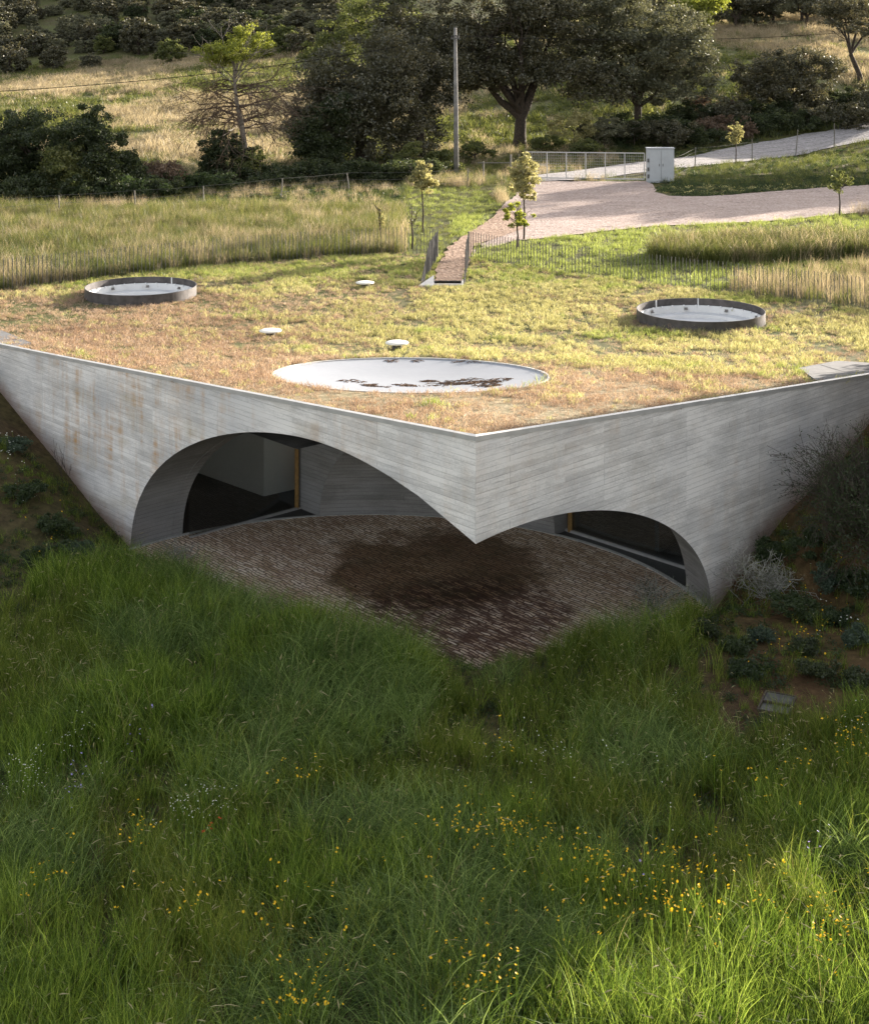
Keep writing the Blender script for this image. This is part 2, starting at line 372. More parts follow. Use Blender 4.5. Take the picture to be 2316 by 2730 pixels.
def glass_mat():
    t = NT('window_glass'); tr = t.n('ShaderNodeBsdfTransparent', {'Color': (.82, .85, .85, 1)}); gl = t.n('ShaderNodeBsdfGlossy', {'Roughness': .02, 'Color': (.9,.95,1,1)})
    fr = t.n('ShaderNodeFresnel', {'IOR': 1.4}); m = t.n('ShaderNodeMixShader', {0: fr.outputs[0], 1: tr.outputs[0], 2: gl.outputs[0]})
    t.t.links.new(m.outputs[0], t.out.inputs[0]); return t.m
M['glass'] = glass_mat()
M['paving'] = paving_mat(); M['ground'] = ground_mat()
M['gravel'] = gravel_mat('pink_gravel', [(.14, .10, .085), (.31, .24, .205), (.47, .385, .34)])
M['road'] = gravel_mat('white_gravel', [(.17, .155, .145), (.29, .27, .26), (.40, .375, .365)], 9)  # white gravel darkened: the shade lying on the road put into its colour
M['path'] = gravel_mat('earth_path', [(.13, .085, .06), (.26, .175, .125), (.38, .28, .21)], 10)
# foliage
M['g_lush'] = leafy('lush_grass', [(.020, .038, .006), (.080, .135, .016), (.24, .31, .055)], .5, isl=.85, gloss=.008)
M['g_arch'] = leafy('drooping_grass', [(.022, .042, .010), (.085, .140, .028), (.27, .35, .11)], .5, isl=.85, gloss=.012)
M['g_olive'] = leafy('olive_grass', [(.022, .036, .005), (.080, .118, .016), (.24, .27, .055)], .4, isl=.85, gloss=.008)
M['g_short'] = leafy('short_green_grass', [(.20, .19, .075), (.38, .355, .16), (.60, .55, .32)], .35, tcol=1.3)
M['g_dry'] = leafy('short_dry_grass', [(.22, .135, .095), (.40, .28, .20), (.62, .48, .37)], .5, .3, tcol=1.25)
M['g_bright'] = leafy('fresh_grass', [(.12, .15, .035), (.22, .26, .07), (.36, .38, .13)], .5)
M['g_straw'] = leafy('straw_grass', [(.17, .14, .085), (.32, .26, .175), (.48, .40, .30)], .08)
M['g_mead'] = leafy('meadow_grass', [(.045, .06, .016), (.10, .115, .03), (.20, .19, .065)], .10)
M['seed'] = leafy('seed_heads', [(.18, .16, .06), (.30, .26, .12), (.40, .36, .20)], .5, .5)
M['weed'] = leafy('broad_weeds', [(.018, .032, .012), (.040, .060, .022), (.07, .09, .035)], .8)
M['l_oak'] = leafy('holm_oak_leaves', [(.035, .036, .018), (.070, .066, .034), (.135, .115, .065)], .5, .3, .045)
M['l_olive'] = leafy('grey_olive_leaves', [(.06, .064, .036), (.115, .115, .066), (.19, .175, .105)], .4, .3, .04)
M['l_dark'] = leafy('dark_leaves', [(.022, .032, .013), (.042, .055, .022), (.08, .09, .036)], .6, .35)
M['l_green'] = leafy('green_leaves', [(.050, .062, .020), (.10, .115, .036), (.19, .19, .07)], .6, .45)
M['l_lime'] = leafy('spring_leaves', [(.11, .13, .02), (.20, .22, .035), (.32, .32, .08)], .8, .5)
M['l_pale'] = leafy('pale_leaves', [(.16, .15, .06), (.30, .28, .13), (.46, .42, .25)], 2, .45)
M['l_blue'] = leafy('bluish_weeds', [(.03, .05, .032), (.055, .08, .05), (.09, .12, .075)], .8)
M['twigbrown'] = leafy('dry_twigs', [(.07, .045, .03), (.12, .08, .055), (.18, .13, .09)], .8, .2)
for nm, c in (('f_yellow', (.85, .52, .01)), ('f_white', (.75, .75, .68)), ('f_red', (.6, .03, .01)), ('f_violet', (.35, .30, .6))):
    M[nm] = leafy(nm.replace('f_', '')+'_petals', [c, c], 1, .35)

# ------------------------------------------------------------------ ground sheet
def axis(segs):
    out = [segs[0][0]]
    for a, b, st in segs:
        n = max(1, int(round((b-a)/st))); out += list(a+(b-a)*np.arange(1, n+1)/n)
    return np.array(out)
gx = axis([(-900,-300,60),(-300,-120,15),(-120,-50,4),(-50,-22,1.2),(-22,-13,.5),(-13,13,.2),(13,22,.5),(22,50,1.2),(50,120,4),(120,300,15),(300,900,60)])
gy = axis([(-60,8,6),(8,14,.6),(14,42,.2),(42,60,.4),(60,110,1),(110,300,3),(300,1500,40)])
RP = [(CX, CY), tuple(np.array([CX, CY])+dRv*20), (14.8, 51.2), (-17.4, 51.2), tuple(np.array([CX, CY])+dLv*27)]   # roof outline
RP[2] = (RP[1][0], 51.2); RP[3] = (RP[4][0], 51.2)
X, Y = np.meshgrid(gx, gy); Z = ground_z(X, Y)
nx, ny = len(gx), len(gy)
def in_roof(x, y, inset=0.0):
    return (outside(x, y) < -inset) & (x < RP[1][0]-inset) & (x > RP[4][0]+inset) & (y < 51.2-inset)
ins = in_roof(X, Y, .05) & ~((np.hypot(X-CX, Y-CY) < 5) & (Z > .035) & (Y < 28))
cell = ~(ins[:-1,:-1] & ins[1:,:-1] & ins[:-1,1:] & ins[1:,1:])
I = (np.arange(ny-1)[:,None]*nx+np.arange(nx-1)[None]).astype(int)
F = np.stack([I, I+1, I+nx+1, I+nx], -1)[cell]
gme = new_mesh('ground', np.stack([X, Y, Z], -1).reshape(-1, 3), F, M['ground'], smooth=True)
cov = np.zeros((ny, nx, 4), np.float32); cov[..., 3] = 1
o_ = outside(X, Y)
qs = (X-CX)*.7071+(Y-CY)*.7071
cov[..., 0] = np.clip(sstep(3.2, 6.5, X)*(Y < 40)*(Y > 21)*sstep(-.5, .5, o_+.5)*1.1+(sstep(10.5, 14, (X-CX)*dLv[0]+(Y-CY)*dLv[1])*(Y < 40)*(X < 0))*.35, 0, 1)
cov[..., 0] = np.maximum(cov[..., 0], .9*((X > 1) & (Y > 74) & (Y < 99) & (fbm(X*.2, Y*.2) > .35)))
cov[..., 1] = sstep(96, 110, Y)*np.clip(.55+1.1*(fbm(X*.05, Y*.03)-.35)*2, 0, 1)
cov[..., 1] *= 1-.85*sstep(-4, 6, Y-(200+np.clip(-.1-X/np.maximum(Y, 1), 0, 1)*70))*(X < 0)
cov[..., 1] *= 1-.7*((Y < 113) & (X > 6))  # less straw here, the right slope's tree shade put into the ground colour
cov[..., 2] = np.where(Y > 41, .8, .35)
cov[..., 1] = np.maximum(cov[..., 1], .35*((Y > 41) & (Y < 60)))
ca = gme.color_attributes.new('cover', 'FLOAT_COLOR', 'POINT'); ca.data.foreach_set('color', cov.ravel())
link('ground', gme, kind='structure')

def drape(name, poly, mat, dz, zf=ground_z, step=.5, holes=(), kind='structure', parent=None, smooth=True, uvs=False):
    """a polygon of the plan laid on the terrain"""
    def dens(p):
        out = []
        for i in range(len(p)):
            a = np.array(p[i]); b = np.array(p[(i+1) % len(p)]); n = max(1, int(np.hypot(*(b-a))/step))
            out += [tuple(a+(b-a)*k/n) for k in range(n)]
        return out
    vs = []; es = []
    for lp in [poly]+list(holes):
        d = dens(lp); b = len(vs); vs += d; es += [(b+i, b+(i+1) % len(d)) for i in range(len(d))]
    P = np.array(poly); x0, y0 = P.min(0); x1, y1 = P.max(0)
    xs, ys = np.meshgrid(np.arange(x0+step/2, x1, step), np.arange(y0+step/2, y1, step)); g = np.stack([xs.ravel(), ys.ravel()], 1)
    def pin(g, p):
        p = np.array(p); c = np.zeros(len(g), bool)
        for i in range(len(p)):
            a, b = p[i], p[(i+1) % len(p)]
            with np.errstate(all='ignore'):
                c ^= ((a[1] > g[:,1]) != (b[1] > g[:,1])) & (g[:,0] < (b[0]-a[0])*(g[:,1]-a[1])/(b[1]-a[1]+1e-12)+a[0])
        return c
    keep = pin(g, poly)
    for h in holes: keep &= ~pin(g, h)
    g = g[keep]
    allv = [Vector((float(a), float(b))) for a, b in vs]+[Vector((float(a), float(b))) for a, b in g]
    ov, oe, of, *_ = delaunay_2d_cdt(allv, es, [], 1, 1e-5)
    v = np.array([(p.x, p.y) for p in ov]); cen = np.array([v[list(f)].mean(0) for f in of])
    k = pin(cen, poly)
    for h in holes: k &= ~pin(cen, h)
    fs = [list(f) for f, q in zip(of, k) if q]
    out = []
    for f in fs:
        a, b, c = v[f[0]], v[f[1]], v[f[2]]
        if (b[0]-a[0])*(c[1]-a[1])-(b[1]-a[1])*(c[0]-a[0]) < 0: f = f[::-1]
        out.append(f)
    z = zf(v[:,0], v[:,1])+dz
    me = new_mesh(name, np.column_stack([v, z]), out, mat, smooth=smooth)
    return link(name, me, parent, kind=kind)
def circ(c, r, n=64): return [(c[0]+r*math.cos(2*math.pi*i/n), c[1]+r*math.sin(2*math.pi*i/n)) for i in range(n)]
def ragged(poly, amp=.25, step=.7):
    out = []
    for i in range(len(poly)):
        a = np.array(poly[i]); b = np.array(poly[(i+1) % len(poly)]); L = np.hypot(*(b-a)); n = max(1, int(L/step))
        nn = np.array([-(b-a)[1], (b-a)[0]])/max(L, 1e-6)
        for k in range(n):
            q = a+(b-a)*k/n; out.append(tuple(q+(nn*rng.normal()*amp if k else 0)))
    return out
yard = [W2(*p) for p in [(1340,548),(1409,487),(1729,484),(1749,506),(1782,522),(1880,523),(2044,512),(2316,496),(2520,488),(2520,560),(2316,571),(2012,594),(1749,604),(1618,617),(1486,634),(1388,642),(1262,668),(1256,692),(1255,700)]]
path_poly = [W2(*p) for p in [(1232,752),(1157,752),(1168,705),(1190,665),(1224,640),(1309,584),(1345,546)]]+[W2(*p) for p in [(1400,610),(1262,660),(1252,700)]]
drape('gravel_yard', ragged(yard, .12), M['gravel'], .035, step=1.0)
drape('garden_path', ragged(path_poly, .06, .5), M['path'], .05, step=.7)
road = [W2(*p) for p in [(1380,478),(1417,471),(1513,460),(1615,445),(1723,432),(1797,424),(1900,413),(2110,399),(2316,386),(2600,372),(2600,388),(2316,403),(2110,420),(1900,440),(1797,451),(1723,459),(1612,476),(1513,484),(1409,486),(1380,486)]]
drape('gravel_road', ragged(road, .15, 1.5), M['road'], .045, step=1.5)

# ------------------------------------------------------------------ the house
house = thing('concrete_house', 'board marked concrete house under a grass roof, two shallow arches meeting at its corner', 'house', (CX, CY, 0))
def hl(name, me, label=None, parent=None):
    o = link(name, me, parent or house, label=label)
    if parent is None: o.location = (-CX, -CY, 0)
    return o
def hbuild(mb, name, mat, label=None, smooth=False): return hl(name, mb.mesh(name, mat, smooth), label)
# dome over the court, gridded so that its rim lies exactly on the wall planes
C2 = np.array([CX, CY]); D0 = np.array(DC)
def rmax(phi):
    d = np.array([math.cos(phi), math.sin(phi)]); r = DR; 
    for n in (nL, nR):
        den = d@n
        if den > 1e-9: r = min(r, ((C2-D0)@n)/den)
    return r
nL = -np.array([-dLv[1], dLv[0]]) if ((D0-C2)@np.array([-dLv[1], dLv[0]])) > 0 else np.array([-dLv[1], dLv[0]])
nR = -np.array([dRv[1], -dRv[0]]) if ((D0-C2)@np.array([dRv[1], -dRv[0]])) > 0 else np.array([dRv[1], -dRv[0]])
def foot(n, d):     # where the dome circle meets the wall plane
    h = (C2-D0)@n; t = math.sqrt(DR*DR-h*h); p = D0+n*h; q = p+d*t; return q
fL, fR = foot(nL, dLv), foot(nR, dRv)
phC = math.atan2(*(C2-D0)[::-1]); phL = math.atan2(*(fL-D0)[::-1]); phR = math.atan2(*(fR-D0)[::-1])
if phL > phC: phL -= 2*math.pi
if phR < phC: phR += 2*math.pi
def ease(a, b, n, c): 
    t = np.linspace(0, 1, n+1)[1:]; return list(a+(b-a)*(1-(1-t)**c))
phis = [phC]+ease(phC, phR, 56, 2.2); i_R = len(phis)-1
phis += list(np.linspace(phR, phL+2*math.pi, 90)[1:]); i_L = len(phis)-1
tmp = ease(phC, phL, 64, 2.2)[::-1]; phis += [p+2*math.pi for p in tmp[1:]]
NR = 26; dv = []; rim = []
for ph in phis:
    rm = rmax(ph)
    for k in range(NR):
        t = k/(NR-1); r = rm*(1-(1-t)**2.6) if k < NR-1 else rm
        z = float(dome_z(r)); x, y = DC[0]+r*math.cos(ph), DC[1]+r*math.sin(ph)
        dv.append((x, y, z))
    rim.append(dv[-1])
df = []; nph = len(phis)
for i in range(nph):
    j = (i+1) % nph
    for k in range(NR-1):
        a, b, c, d = i*NR+k, i*NR+k+1, j*NR+k+1, j*NR+k
        df.append((a, b, c, d) if k else (a, b, c))
bm = bmesh.new(); bv = [bm.verts.new(p) for p in dv]; 
for f in df:
    try: bm.faces.new([bv[i] for i in f])
    except ValueError: pass
bmesh.ops.remove_doubles(bm, verts=bm.verts, dist=1e-4)
# rectangular recesses cut into the dome for the two glazed fronts
uA, vA = Vector((.737, .676, 0)), Vector((-.676, .737, 0)); A0, A1, AG = 17.60, 20.60, 27.08
uB, vB = Vector((.695, -.719, 0)), Vector((.719, .695, 0)); B0, B1, BG = -21.24, -17.32, 24.60
def cut(bm, n, d): bmesh.ops.bisect_plane(bm, geom=bm.verts[:]+bm.edges[:]+bm.faces[:], dist=1e-6, plane_co=Vector(n)*d, plane_no=Vector(n))
for u, q0, q1 in ((uA, A0, A1), (uB, B0, B1)): cut(bm, u, q0); cut(bm, u, q1)
ZC = 2.9
cut(bm, (0, 0, 1), ZC); 
cV = Vector((DC[0], DC[1], 0))
dele = []
for f in bm.faces:
    c = f.calc_center_median()
    for u, v, q0, q1 in ((uA, vA, A0, A1), (uB, vB, B0, B1)):
        if q0 < c.dot(u) < q1 and c.dot(v)-cV.dot(v) > .5 and c.z < ZC: dele.append(f); break
bmesh.ops.delete(bm, geom=dele, context='FACES')
uvl = bm.loops.layers.uv.new('UVMap')
for f in bm.faces:
    f.smooth = True
    for l in f.loops:
        c = l.vert.co; an = math.atan2(c.y-DC[1], c.x-DC[0]); rr = math.hypot(c.x-DC[0], c.y-DC[1])
        l[uvl].uv = (an*6.7, c.z if rr > 3.5 else rr*.6)
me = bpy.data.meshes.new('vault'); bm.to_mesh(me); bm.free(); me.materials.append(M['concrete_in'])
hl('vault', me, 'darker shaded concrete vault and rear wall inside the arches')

def wall(side):
    d, phs = (dRv, range(0, i_R+1)) if side == 'R' else (dLv, [0]+list(range(nph-1, i_L-1, -1)))
    bank = (lambda s: np.interp(s, [6.6, 7.45, 9.23, 11.19, 12.54, 14.5, 16, 20], [0, .45, 1.28, 1.82, 2.46, 3.2, 3.5, 3.6])) if side == 'R' else \
           (lambda s: np.interp(s, [10.6, 12.07, 13.66, 15.37, 16.95, 19.5, 27], [0, .42, 1.04, 1.65, 2.23, 3.0, 3.4]))
    cols = []
    for i in phs:
        p = rim[i]; s = (np.array(p[:2])-C2)@d; cols.append((s, p[2]))
    sf = cols[-1][0]; cols.append((sf+.0005, -.5))
    for s in np.arange(sf+.5, 27 if side == 'L' else 20.01, .5): cols.append((s, max(-.5, float(bank(s))-1.2)))
    v, uv, ab = [], [], []
    for s, zb in cols:
        x, y = C2+d*s; zt = float(roof_z(x, y))-.02
        for z in (zb, zt): v.append((x, y, z)); uv.append((s+(-40 if side == 'R' else 0), z)); ab.append((z-float(bank(s)))*(1.9 if side == 'L' else 1.25))
    f = [(2*i, 2*i+2, 2*i+3, 2*i+1) for i in range(len(cols)-1)]
    if side == 'L': f = [q[::-1] for q in f]
    me = new_mesh('wall', v, f, M['concrete'], uv=uv)
    at = me.attributes.new('above', 'FLOAT', 'POINT'); at.data.foreach_set('value', np.array(ab, np.float32))
    hl('wall', me, 'left concrete wall with the larger arch and ochre stains' if side == 'L' else 'right concrete wall with the smaller, lower arch')
    # flashing along the top edge: shadow groove board and bright cap
    ss = np.arange(0, 27 if side == 'L' else 20.01, .5); out = nL if side == 'L' else nR
    inn = -out
    mt = MB(); rows = []
    for s in ss:
        x, y = C2+d*s; z = float(roof_z(x, y))
        prof = [(.012, -.02), (.012, .055), (-.075, .06), (-.075, -.02)]
        # mitre the very corner
        e = (dLv if side == 'L' else dRv)*0
        for o, dz in prof:
            q = np.array([x, y])+out*o
            if s == 0:                     # mitre along the bisector
                bis = (nL+nR)/(1+nL@nR); q = C2+bis*o
            rows.append((q[0], q[1], z+dz))
    k = len(ss)
    fs = [(i*4+q, (i+1)*4+q, (i+1)*4+(q+1) % 4, i*4+(q+1) % 4) for i in range(k-1) for q in range(4)]
    mt.add(rows, fs+[(0, 1, 2, 3), ((k-1)*4+3, (k-1)*4+2, (k-1)*4+1, (k-1)*4)])
    hbuild(mt, 'edge_flashing', M['trim'])
wall('L'); wall('R')
# roof surface, with openings for the rendered disc, the two skylights and the sunken stair
DISH = (-.50, 31.55); DRAD = 2.95
SKY = [(-8.96, 44.7, 1.68), (7.41, 40.8, 1.77)]
st0, st1 = W2(1124, 768), W2(1232, 742)
stair_h = [(-.42, 46.3), (.86, 46.3), (.86, 47.55), (-.42, 47.55)]
holes = [circ(DISH, DRAD, 80)]+[circ(s[:2], s[2]-.05, 60) for s in SKY]+[[(-.02, 46.45), (.86, 46.45), (.86, 47.5), (-.02, 47.5)]]
roof_poly = [tuple(np.array(p)) for p in RP]
roof = drape('roof', roof_poly, M['ground'], -.015, zf=roof_z, step=.55, holes=holes, kind=None, parent=house); roof.location = (-CX, -CY, 0)
nv = len(roof.data.vertices); cc = np.zeros((nv, 4), np.float32); co = np.zeros(nv*3, np.float32); roof.data.vertices.foreach_get('co', co); co = co.reshape(-1, 3)
dry = np.clip(sstep(37, 30, co[:,1]+2*(fbm(co[:,0]*.4, co[:,1]*.4)-.5)), 0, 1)
cc[:,0] = .35*dry; cc[:,1] = .45+.4*dry; cc[:,2] = .7*(1-dry); cc[:,3] = 1
ca = roof.data.color_attributes.new('cover', 'FLOAT_COLOR', 'POINT'); ca.data.foreach_set('color', cc.ravel())
roof['label'] = 'grass grown roof surface'
# shallow rendered disc, slightly dished, following the fall of the roof
m = MB(); n = 80; K = 14; vs = []
for k in range(K+1):
    r = DRAD*k/K
    for i in range(n):
        an = 2*math.pi*i/n; x, y = DISH[0]+r*math.cos(an), DISH[1]+r*math.sin(an)
        zz = float(roof_z(x, y))-.02-.20*(1-(r/DRAD)**2)
        vs.append((x, y, zz))
fs = [(k*n+i, (k+1)*n+i, (k+1)*n+(i+1) % n, k*n+(i+1) % n) for k in range(K) for i in range(n)]
m.add(vs, fs); dish = hbuild(m, 'roof_disc', M['dish'], 'smooth pale grey disc let into the roof near the corner', smooth=True)
m = MB(); vs = []
for i in range(120):
    an = 2*math.pi*i/120
    for r, dz in ((DRAD-.02, -.03), (DRAD-.02, .022), (DRAD+.03, .022), (DRAD+.03, -.05)):
        x, y = DISH[0]+r*math.cos(an), DISH[1]+r*math.sin(an); vs.append((x, y, float(roof_z(x, y))+dz-.02))
m.add(vs, [(i*4+q, i*4+(q+1) % 4, ((i+1) % 120)*4+(q+1) % 4, ((i+1) % 120)*4+q) for i in range(120) for q in range(4)])
hbuild(m, 'disc_rim', M['pale_concrete'])
# skylights
for x, y, r in SKY:
    z = float(roof_z(x, y)); c = (0, 0, 0)
    root = link('skylight', None, house); root.location = (x-CX, y-CY, z); root.empty_display_size = .3
    root['label'] = 'round skylight with dark steel curb on the '+('left' if x < 0 else 'right')+' of the roof'
    m = MB(); m.ring(c, r, r-.02, .0, .30, 96); link('curb', m.mesh('curb', M['curb_steel'], False), root)
    m = MB(); m.ring(c, r-.025, r-.06, -.30, .10, 96)
    for k in range(30):                                   # scalloped edge of the upstand membrane
        an = 2*math.pi*k/30; m.tube([(math.cos(an)*(r-.075), math.sin(an)*(r-.075), .08), (math.cos(an)*(r-.075), math.sin(an)*(r-.075), .12)], [.045, .02], 8)
    link('membrane_upstand', m.mesh('membrane_upstand', M['membrane'], False), root)
    m = MB(); m.cyl((0, 0, -.32), r-.05, .10, 96); m.ring(c, r-.06, r-.42, -.22, -.10, 96); m.cyl((0, 0, -.22), r-.42, .02, 64)
    link('light_lid', m.mesh('light_lid', M['membrane'], False), root)
    for k in range(9):
        an = 2*math.pi*(k+.35)/9; m = MB(); cx_, cy_ = math.cos(an)*(r-.085), math.sin(an)*(r-.085)
        m.box((cx_, cy_, .01), (.03, .09, .06), an); m.box((cx_-math.cos(an)*.03, cy_-math.sin(an)*.03, -.02), (.05, .10, .012), an)
        link('bracket', m.mesh('bracket', M['polegrey']), root)
    for an in ((R_(82), R_(126)) if x > 0 else (R_(66),)):
        m = MB(); m.box((math.cos(an)*(r-.03), math.sin(an)*(r-.03), .15), (.03, .035, .29), an)
        link('joint_plate', m.mesh('joint_plate', M['membrane']), root)
# three vent caps
for px, py in ((973, 752), (721, 880), (1058, 912)):
    D = 20.0
    for _ in range(60):
        x = WD(px, D); D = (CAMH-float(roof_z(x, D))-.16)*FPX/(py-PY0)
    z = float(roof_z(x, D)); root = link('roof_vent', None, house); root.location = (x-CX, D-CY, z); root.empty_display_size = .2
    m = MB(); m.cyl((0, 0, -.05), .12, .18, 24); link('vent_pipe', m.mesh('vent_pipe', M['grey_metal'], False), root)
    m = MB(); m.tube([(0,0,.11), (0,0,.13), (0,0,.155), (0,0,.175), (0,0,.18)], [.20, .285, .29, .22, .02], 32); link('vent_cap', m.mesh('vent_cap', M['vent'], True), root)
# slab hatches near both ends of the edge
def slab(poly, z0, name, mat, label=None, th=.06, seams=()):
    m = MB(); n = len(poly); v = [(x, y, float(roof_z(x, y))+z0+q) for q in (0, th) for x, y in poly]
    m.add(v, [tuple(range(n))[::-1], tuple(range(n, 2*n))]+[(i, (i+1) % n, n+(i+1) % n, n+i) for i in range(n)])
    for p, q in seams:
        zp, zq = [float(roof_z(*w))+z0+th+.003 for w in (p, q)]; m.beam((*p, zp), (*q, zq), .015, .005)
    return hbuild(m, name, mat, label)
def RZ(px, py, dz=0):
    D = 25.0
    for _ in range(80):
        x = WD(px, D); D = (CAMH-float(roof_z(x, D))-dz)*FPX/(py-PY0)
    return (x, D)
def onR(s, back): p = C2+dRv*s-nR*back; return tuple(p)
p0 = RZ(2128, 985); p1 = RZ(2230, 966); p2 = RZ(2420, 978); 
pe = onR(10.6, .12); pf = onR(14.2, .12)
slab([pe, p0, p1, p2, pf], -.02, 'roof_hatch', M['hatch'], 'grey slab hatch at the right edge of the roof', seams=[(tuple((np.array(p0)+np.array(pe))/2), tuple((np.array(p2)+np.array(pf))/2)), (tuple((np.array(p1)+np.array(p0))/2), onR(12.2, .13))])
def onL(s, back): p = C2+dLv*s-nL*back; return tuple(p)
slab([onL(16.6, .12), onL(19.6, .12), onL(19.6, 1.3), onL(16.9, .8)][::-1], -.02, 'roof_hatch', M['hatch'], 'grey slab hatch at the left edge of the roof')
# sunken stair between the two railings
m = MB()
m.box((.42, 46.50, 2.72), (.92, .10, .66)); m.box((-.05, 46.97, 2.72), (.07, 1.04, .58)); m.box((.90, 46.97, 2.72), (.07, 1.04, .62))
m.box((.42, 47.49, 2.72), (.88, .08, .60)); m.box((.42, 47.0, 2.42), (.86, .9, .1))
hbuild(m, 'stair_well', M['pale_concrete'])
for i in range(3):
    m = MB(); m.box((.42, 47.30-.27*i, 2.90-.15*i), (.84, .28, .14)); hbuild(m, 'stair_step', M['floor'])
m = MB(); m.add([(-.50, 46.25, 3.045), (-.02, 46.25, 3.045), (-.02, 47.30, 3.20), (-.50, 46.25, 2.9), (-.02, 46.25, 2.9), (-.02, 47.30, 2.9)], [(0,1,2),(5,4,3),(0,3,4,1),(1,4,5,2),(2,5,3,0)])
hbuild(m, 'stair_cheek', M['pale_concrete'], 'pale triangular slab beside the stair')

# interior behind the two glazed fronts
def UV2(u, v, a, b, z): p = u*a+v*b; return (p.x, p.y, z)
m = MB(); fl = [(-8.5, 40.5, 0), (9.5, 40.5, 0), (9.5, 32.6, 0), (5.45, 28.2, 0), (-5, 27.5, 0), (-6.6, 31.5, 0), (-13, 38.8, 0)]
m.add([(x, y, .008) for x, y, z in fl]+[(x, y, -.1) for x, y, z in fl], [(6,5,4,3,2,1,0), (7,8,9,10,11,12,13)]); hbuild(m, 'floor', M['floor'])
m = MB()
for u, v, q0, q1, g in ((uA, vA, A0, A1, AG), (uB, vB, B0, B1, BG)):
    cv = cV.dot(v)
    for q, side in ((q0, -1), (q1, 1)):
        du = q-cV.dot(u); r0 = DR*(1-(ZC/DH)**E2)**(1/E1)           # the vault is ZC high at this radius
        va = math.sqrt(max(r0*r0-du*du, .04)); vb = math.sqrt(DR*DR-du*du); ts = [va+(vb-va)*(1-(1-i/24)**2) for i in range(25)]
        cols = [(cv+t_, float(dome_z(min(math.hypot(du, t_), DR)))) for t_ in ts]+[(max(g+.1, cv+vb+.02), 0.0)]
        vv = [UV2(u, v, q+o_s, a_, z_) for o_s in (0, side*.25) for a_, zb in cols for z_ in (zb, ZC+.02)]; k = len(cols)
        m.add(vv, [(2*i, 2*i+2, 2*i+3, 2*i+1) for i in range(k-1)]+[(2*k+2*i+1, 2*k+2*i+3, 2*k+2*i+2, 2*k+2*i) for i in range(k-1)])
    p = [UV2(u, v, q0-.3, cv+2.2, 0), UV2(u, v, q1+.3, cv+2.2, 0), UV2(u, v, q1+.3, g+.2, 0), UV2(u, v, q0-.3, g+.2, 0)]
    m.add([(x, y, ZC+.003) for x, y, _ in p]+[(x, y, ZC+.08) for x, y, _ in p], [(3,2,1,0),(4,5,6,7)])
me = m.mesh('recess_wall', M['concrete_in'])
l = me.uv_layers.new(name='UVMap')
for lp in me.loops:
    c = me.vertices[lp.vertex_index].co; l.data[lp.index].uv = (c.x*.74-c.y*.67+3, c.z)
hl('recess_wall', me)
for u, v, q0, q1, g, lab in ((uA, vA, A0, A1, AG, 'glazed front behind the left arch'), (uB, vB, B0, B1, BG, 'glazed front behind the right arch')):
    root = link('window', None, house); root.location = (-CX, -CY, 0); root['label'] = lab
    m = MB(); m.add([UV2(u, v, q0, g, .05), UV2(u, v, q1, g, .05), UV2(u, v, q1, g, 2.9), UV2(u, v, q0, g, 2.9), UV2(u, v, q0, g+.012, .05), UV2(u, v, q1, g+.012, .05), UV2(u, v, q1, g+.012, 2.9), UV2(u, v, q0, g+.012, 2.9)],
                    [(0,1,2,3),(7,6,5,4)]); link('pane', m.mesh('pane', M['glass']), root)
    m = MB(); m.beam(UV2(u, v, q0, g-.03, .035), UV2(u, v, q1, g-.03, .035), .06, .05); link('sill', m.mesh('sill', M['galv']), root)
    qp = q1-.09 if u is uA else q0+.10
    m = MB(); m.beam(UV2(u, v, qp, g-.02, .02), UV2(u, v, qp, g-.02, 2.9), .06 if u is uA else .12, .09); link('frame_post', m.mesh('frame_post', M['wood']), root)
# left room: white walls with a projecting corner
m = MB()
def wl(p, q, th=.12, h=3.0):
    p, q = Vector((*p, 0)), Vector((*q, 0)); n = (q-p).cross(Vector((0, 0, 1))).normalized()*th
    v = [p, q, q-n, p-n]; m.add([(a.x, a.y, 0) for a in v]+[(a.x, a.y, h) for a in v], [(0,1,5,4),(1,2,6,5),(2,3,7,6),(3,0,4,7)])
wl((-8.9, 39.6), (-4.05, 34.76)); wl((-4.05, 34.76), (-2.3, 36.15)); 
m.add([UV2(uA, vA, q, w, 2.96) for q, w in ((A0-.3, AG+.25), (A1+.3, AG+.25), (A1+.3, AG+6), (A0-.3, AG+6))], [(0,1,2,3)])
hbuild(m, 'room_wall', M['plaster'], 'white walls of the room seen through the left glass')
for (x, y), w in (((-4.75, 35.42), .34), ((-3.75, 34.97), .10)):
    an = math.atan2(-1, .98) if x < -4.2 else math.atan2(1.39, 1.75); m = MB(); m.box((x, y-.02, 2.13), (w, .03, .10), an)
    hbuild(m, 'wall_switch', M['black'])
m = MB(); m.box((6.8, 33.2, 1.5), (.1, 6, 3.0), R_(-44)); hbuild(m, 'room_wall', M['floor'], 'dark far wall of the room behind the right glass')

# courtyard
pc = [p for p in circ(DC, DR+.0, 120)]
pc2 = []
for i in range(160):
    an = 2*math.pi*i/160; d = np.array([math.cos(an), math.sin(an)]); r = DR-.005
    for n in (nL, nR):
        den = d@n
        if den > 1e-9: r = min(r, ((C2-D0)@n+.45)/den)
    pc2.append((DC[0]+d[0]*r, DC[1]+d[1]*r))
drape('courtyard_paving', pc2, M['paving'], .03, zf=lambda x, y: np.zeros_like(x), step=1.5, smooth=False)
m = MB(); m.ring((DC[0], DC[1], 0), DR+.02, DR-.075, -.02, .042, 100, R_(12), R_(150)); hbuild(m, 'court_kerb', M['pale_concrete'])

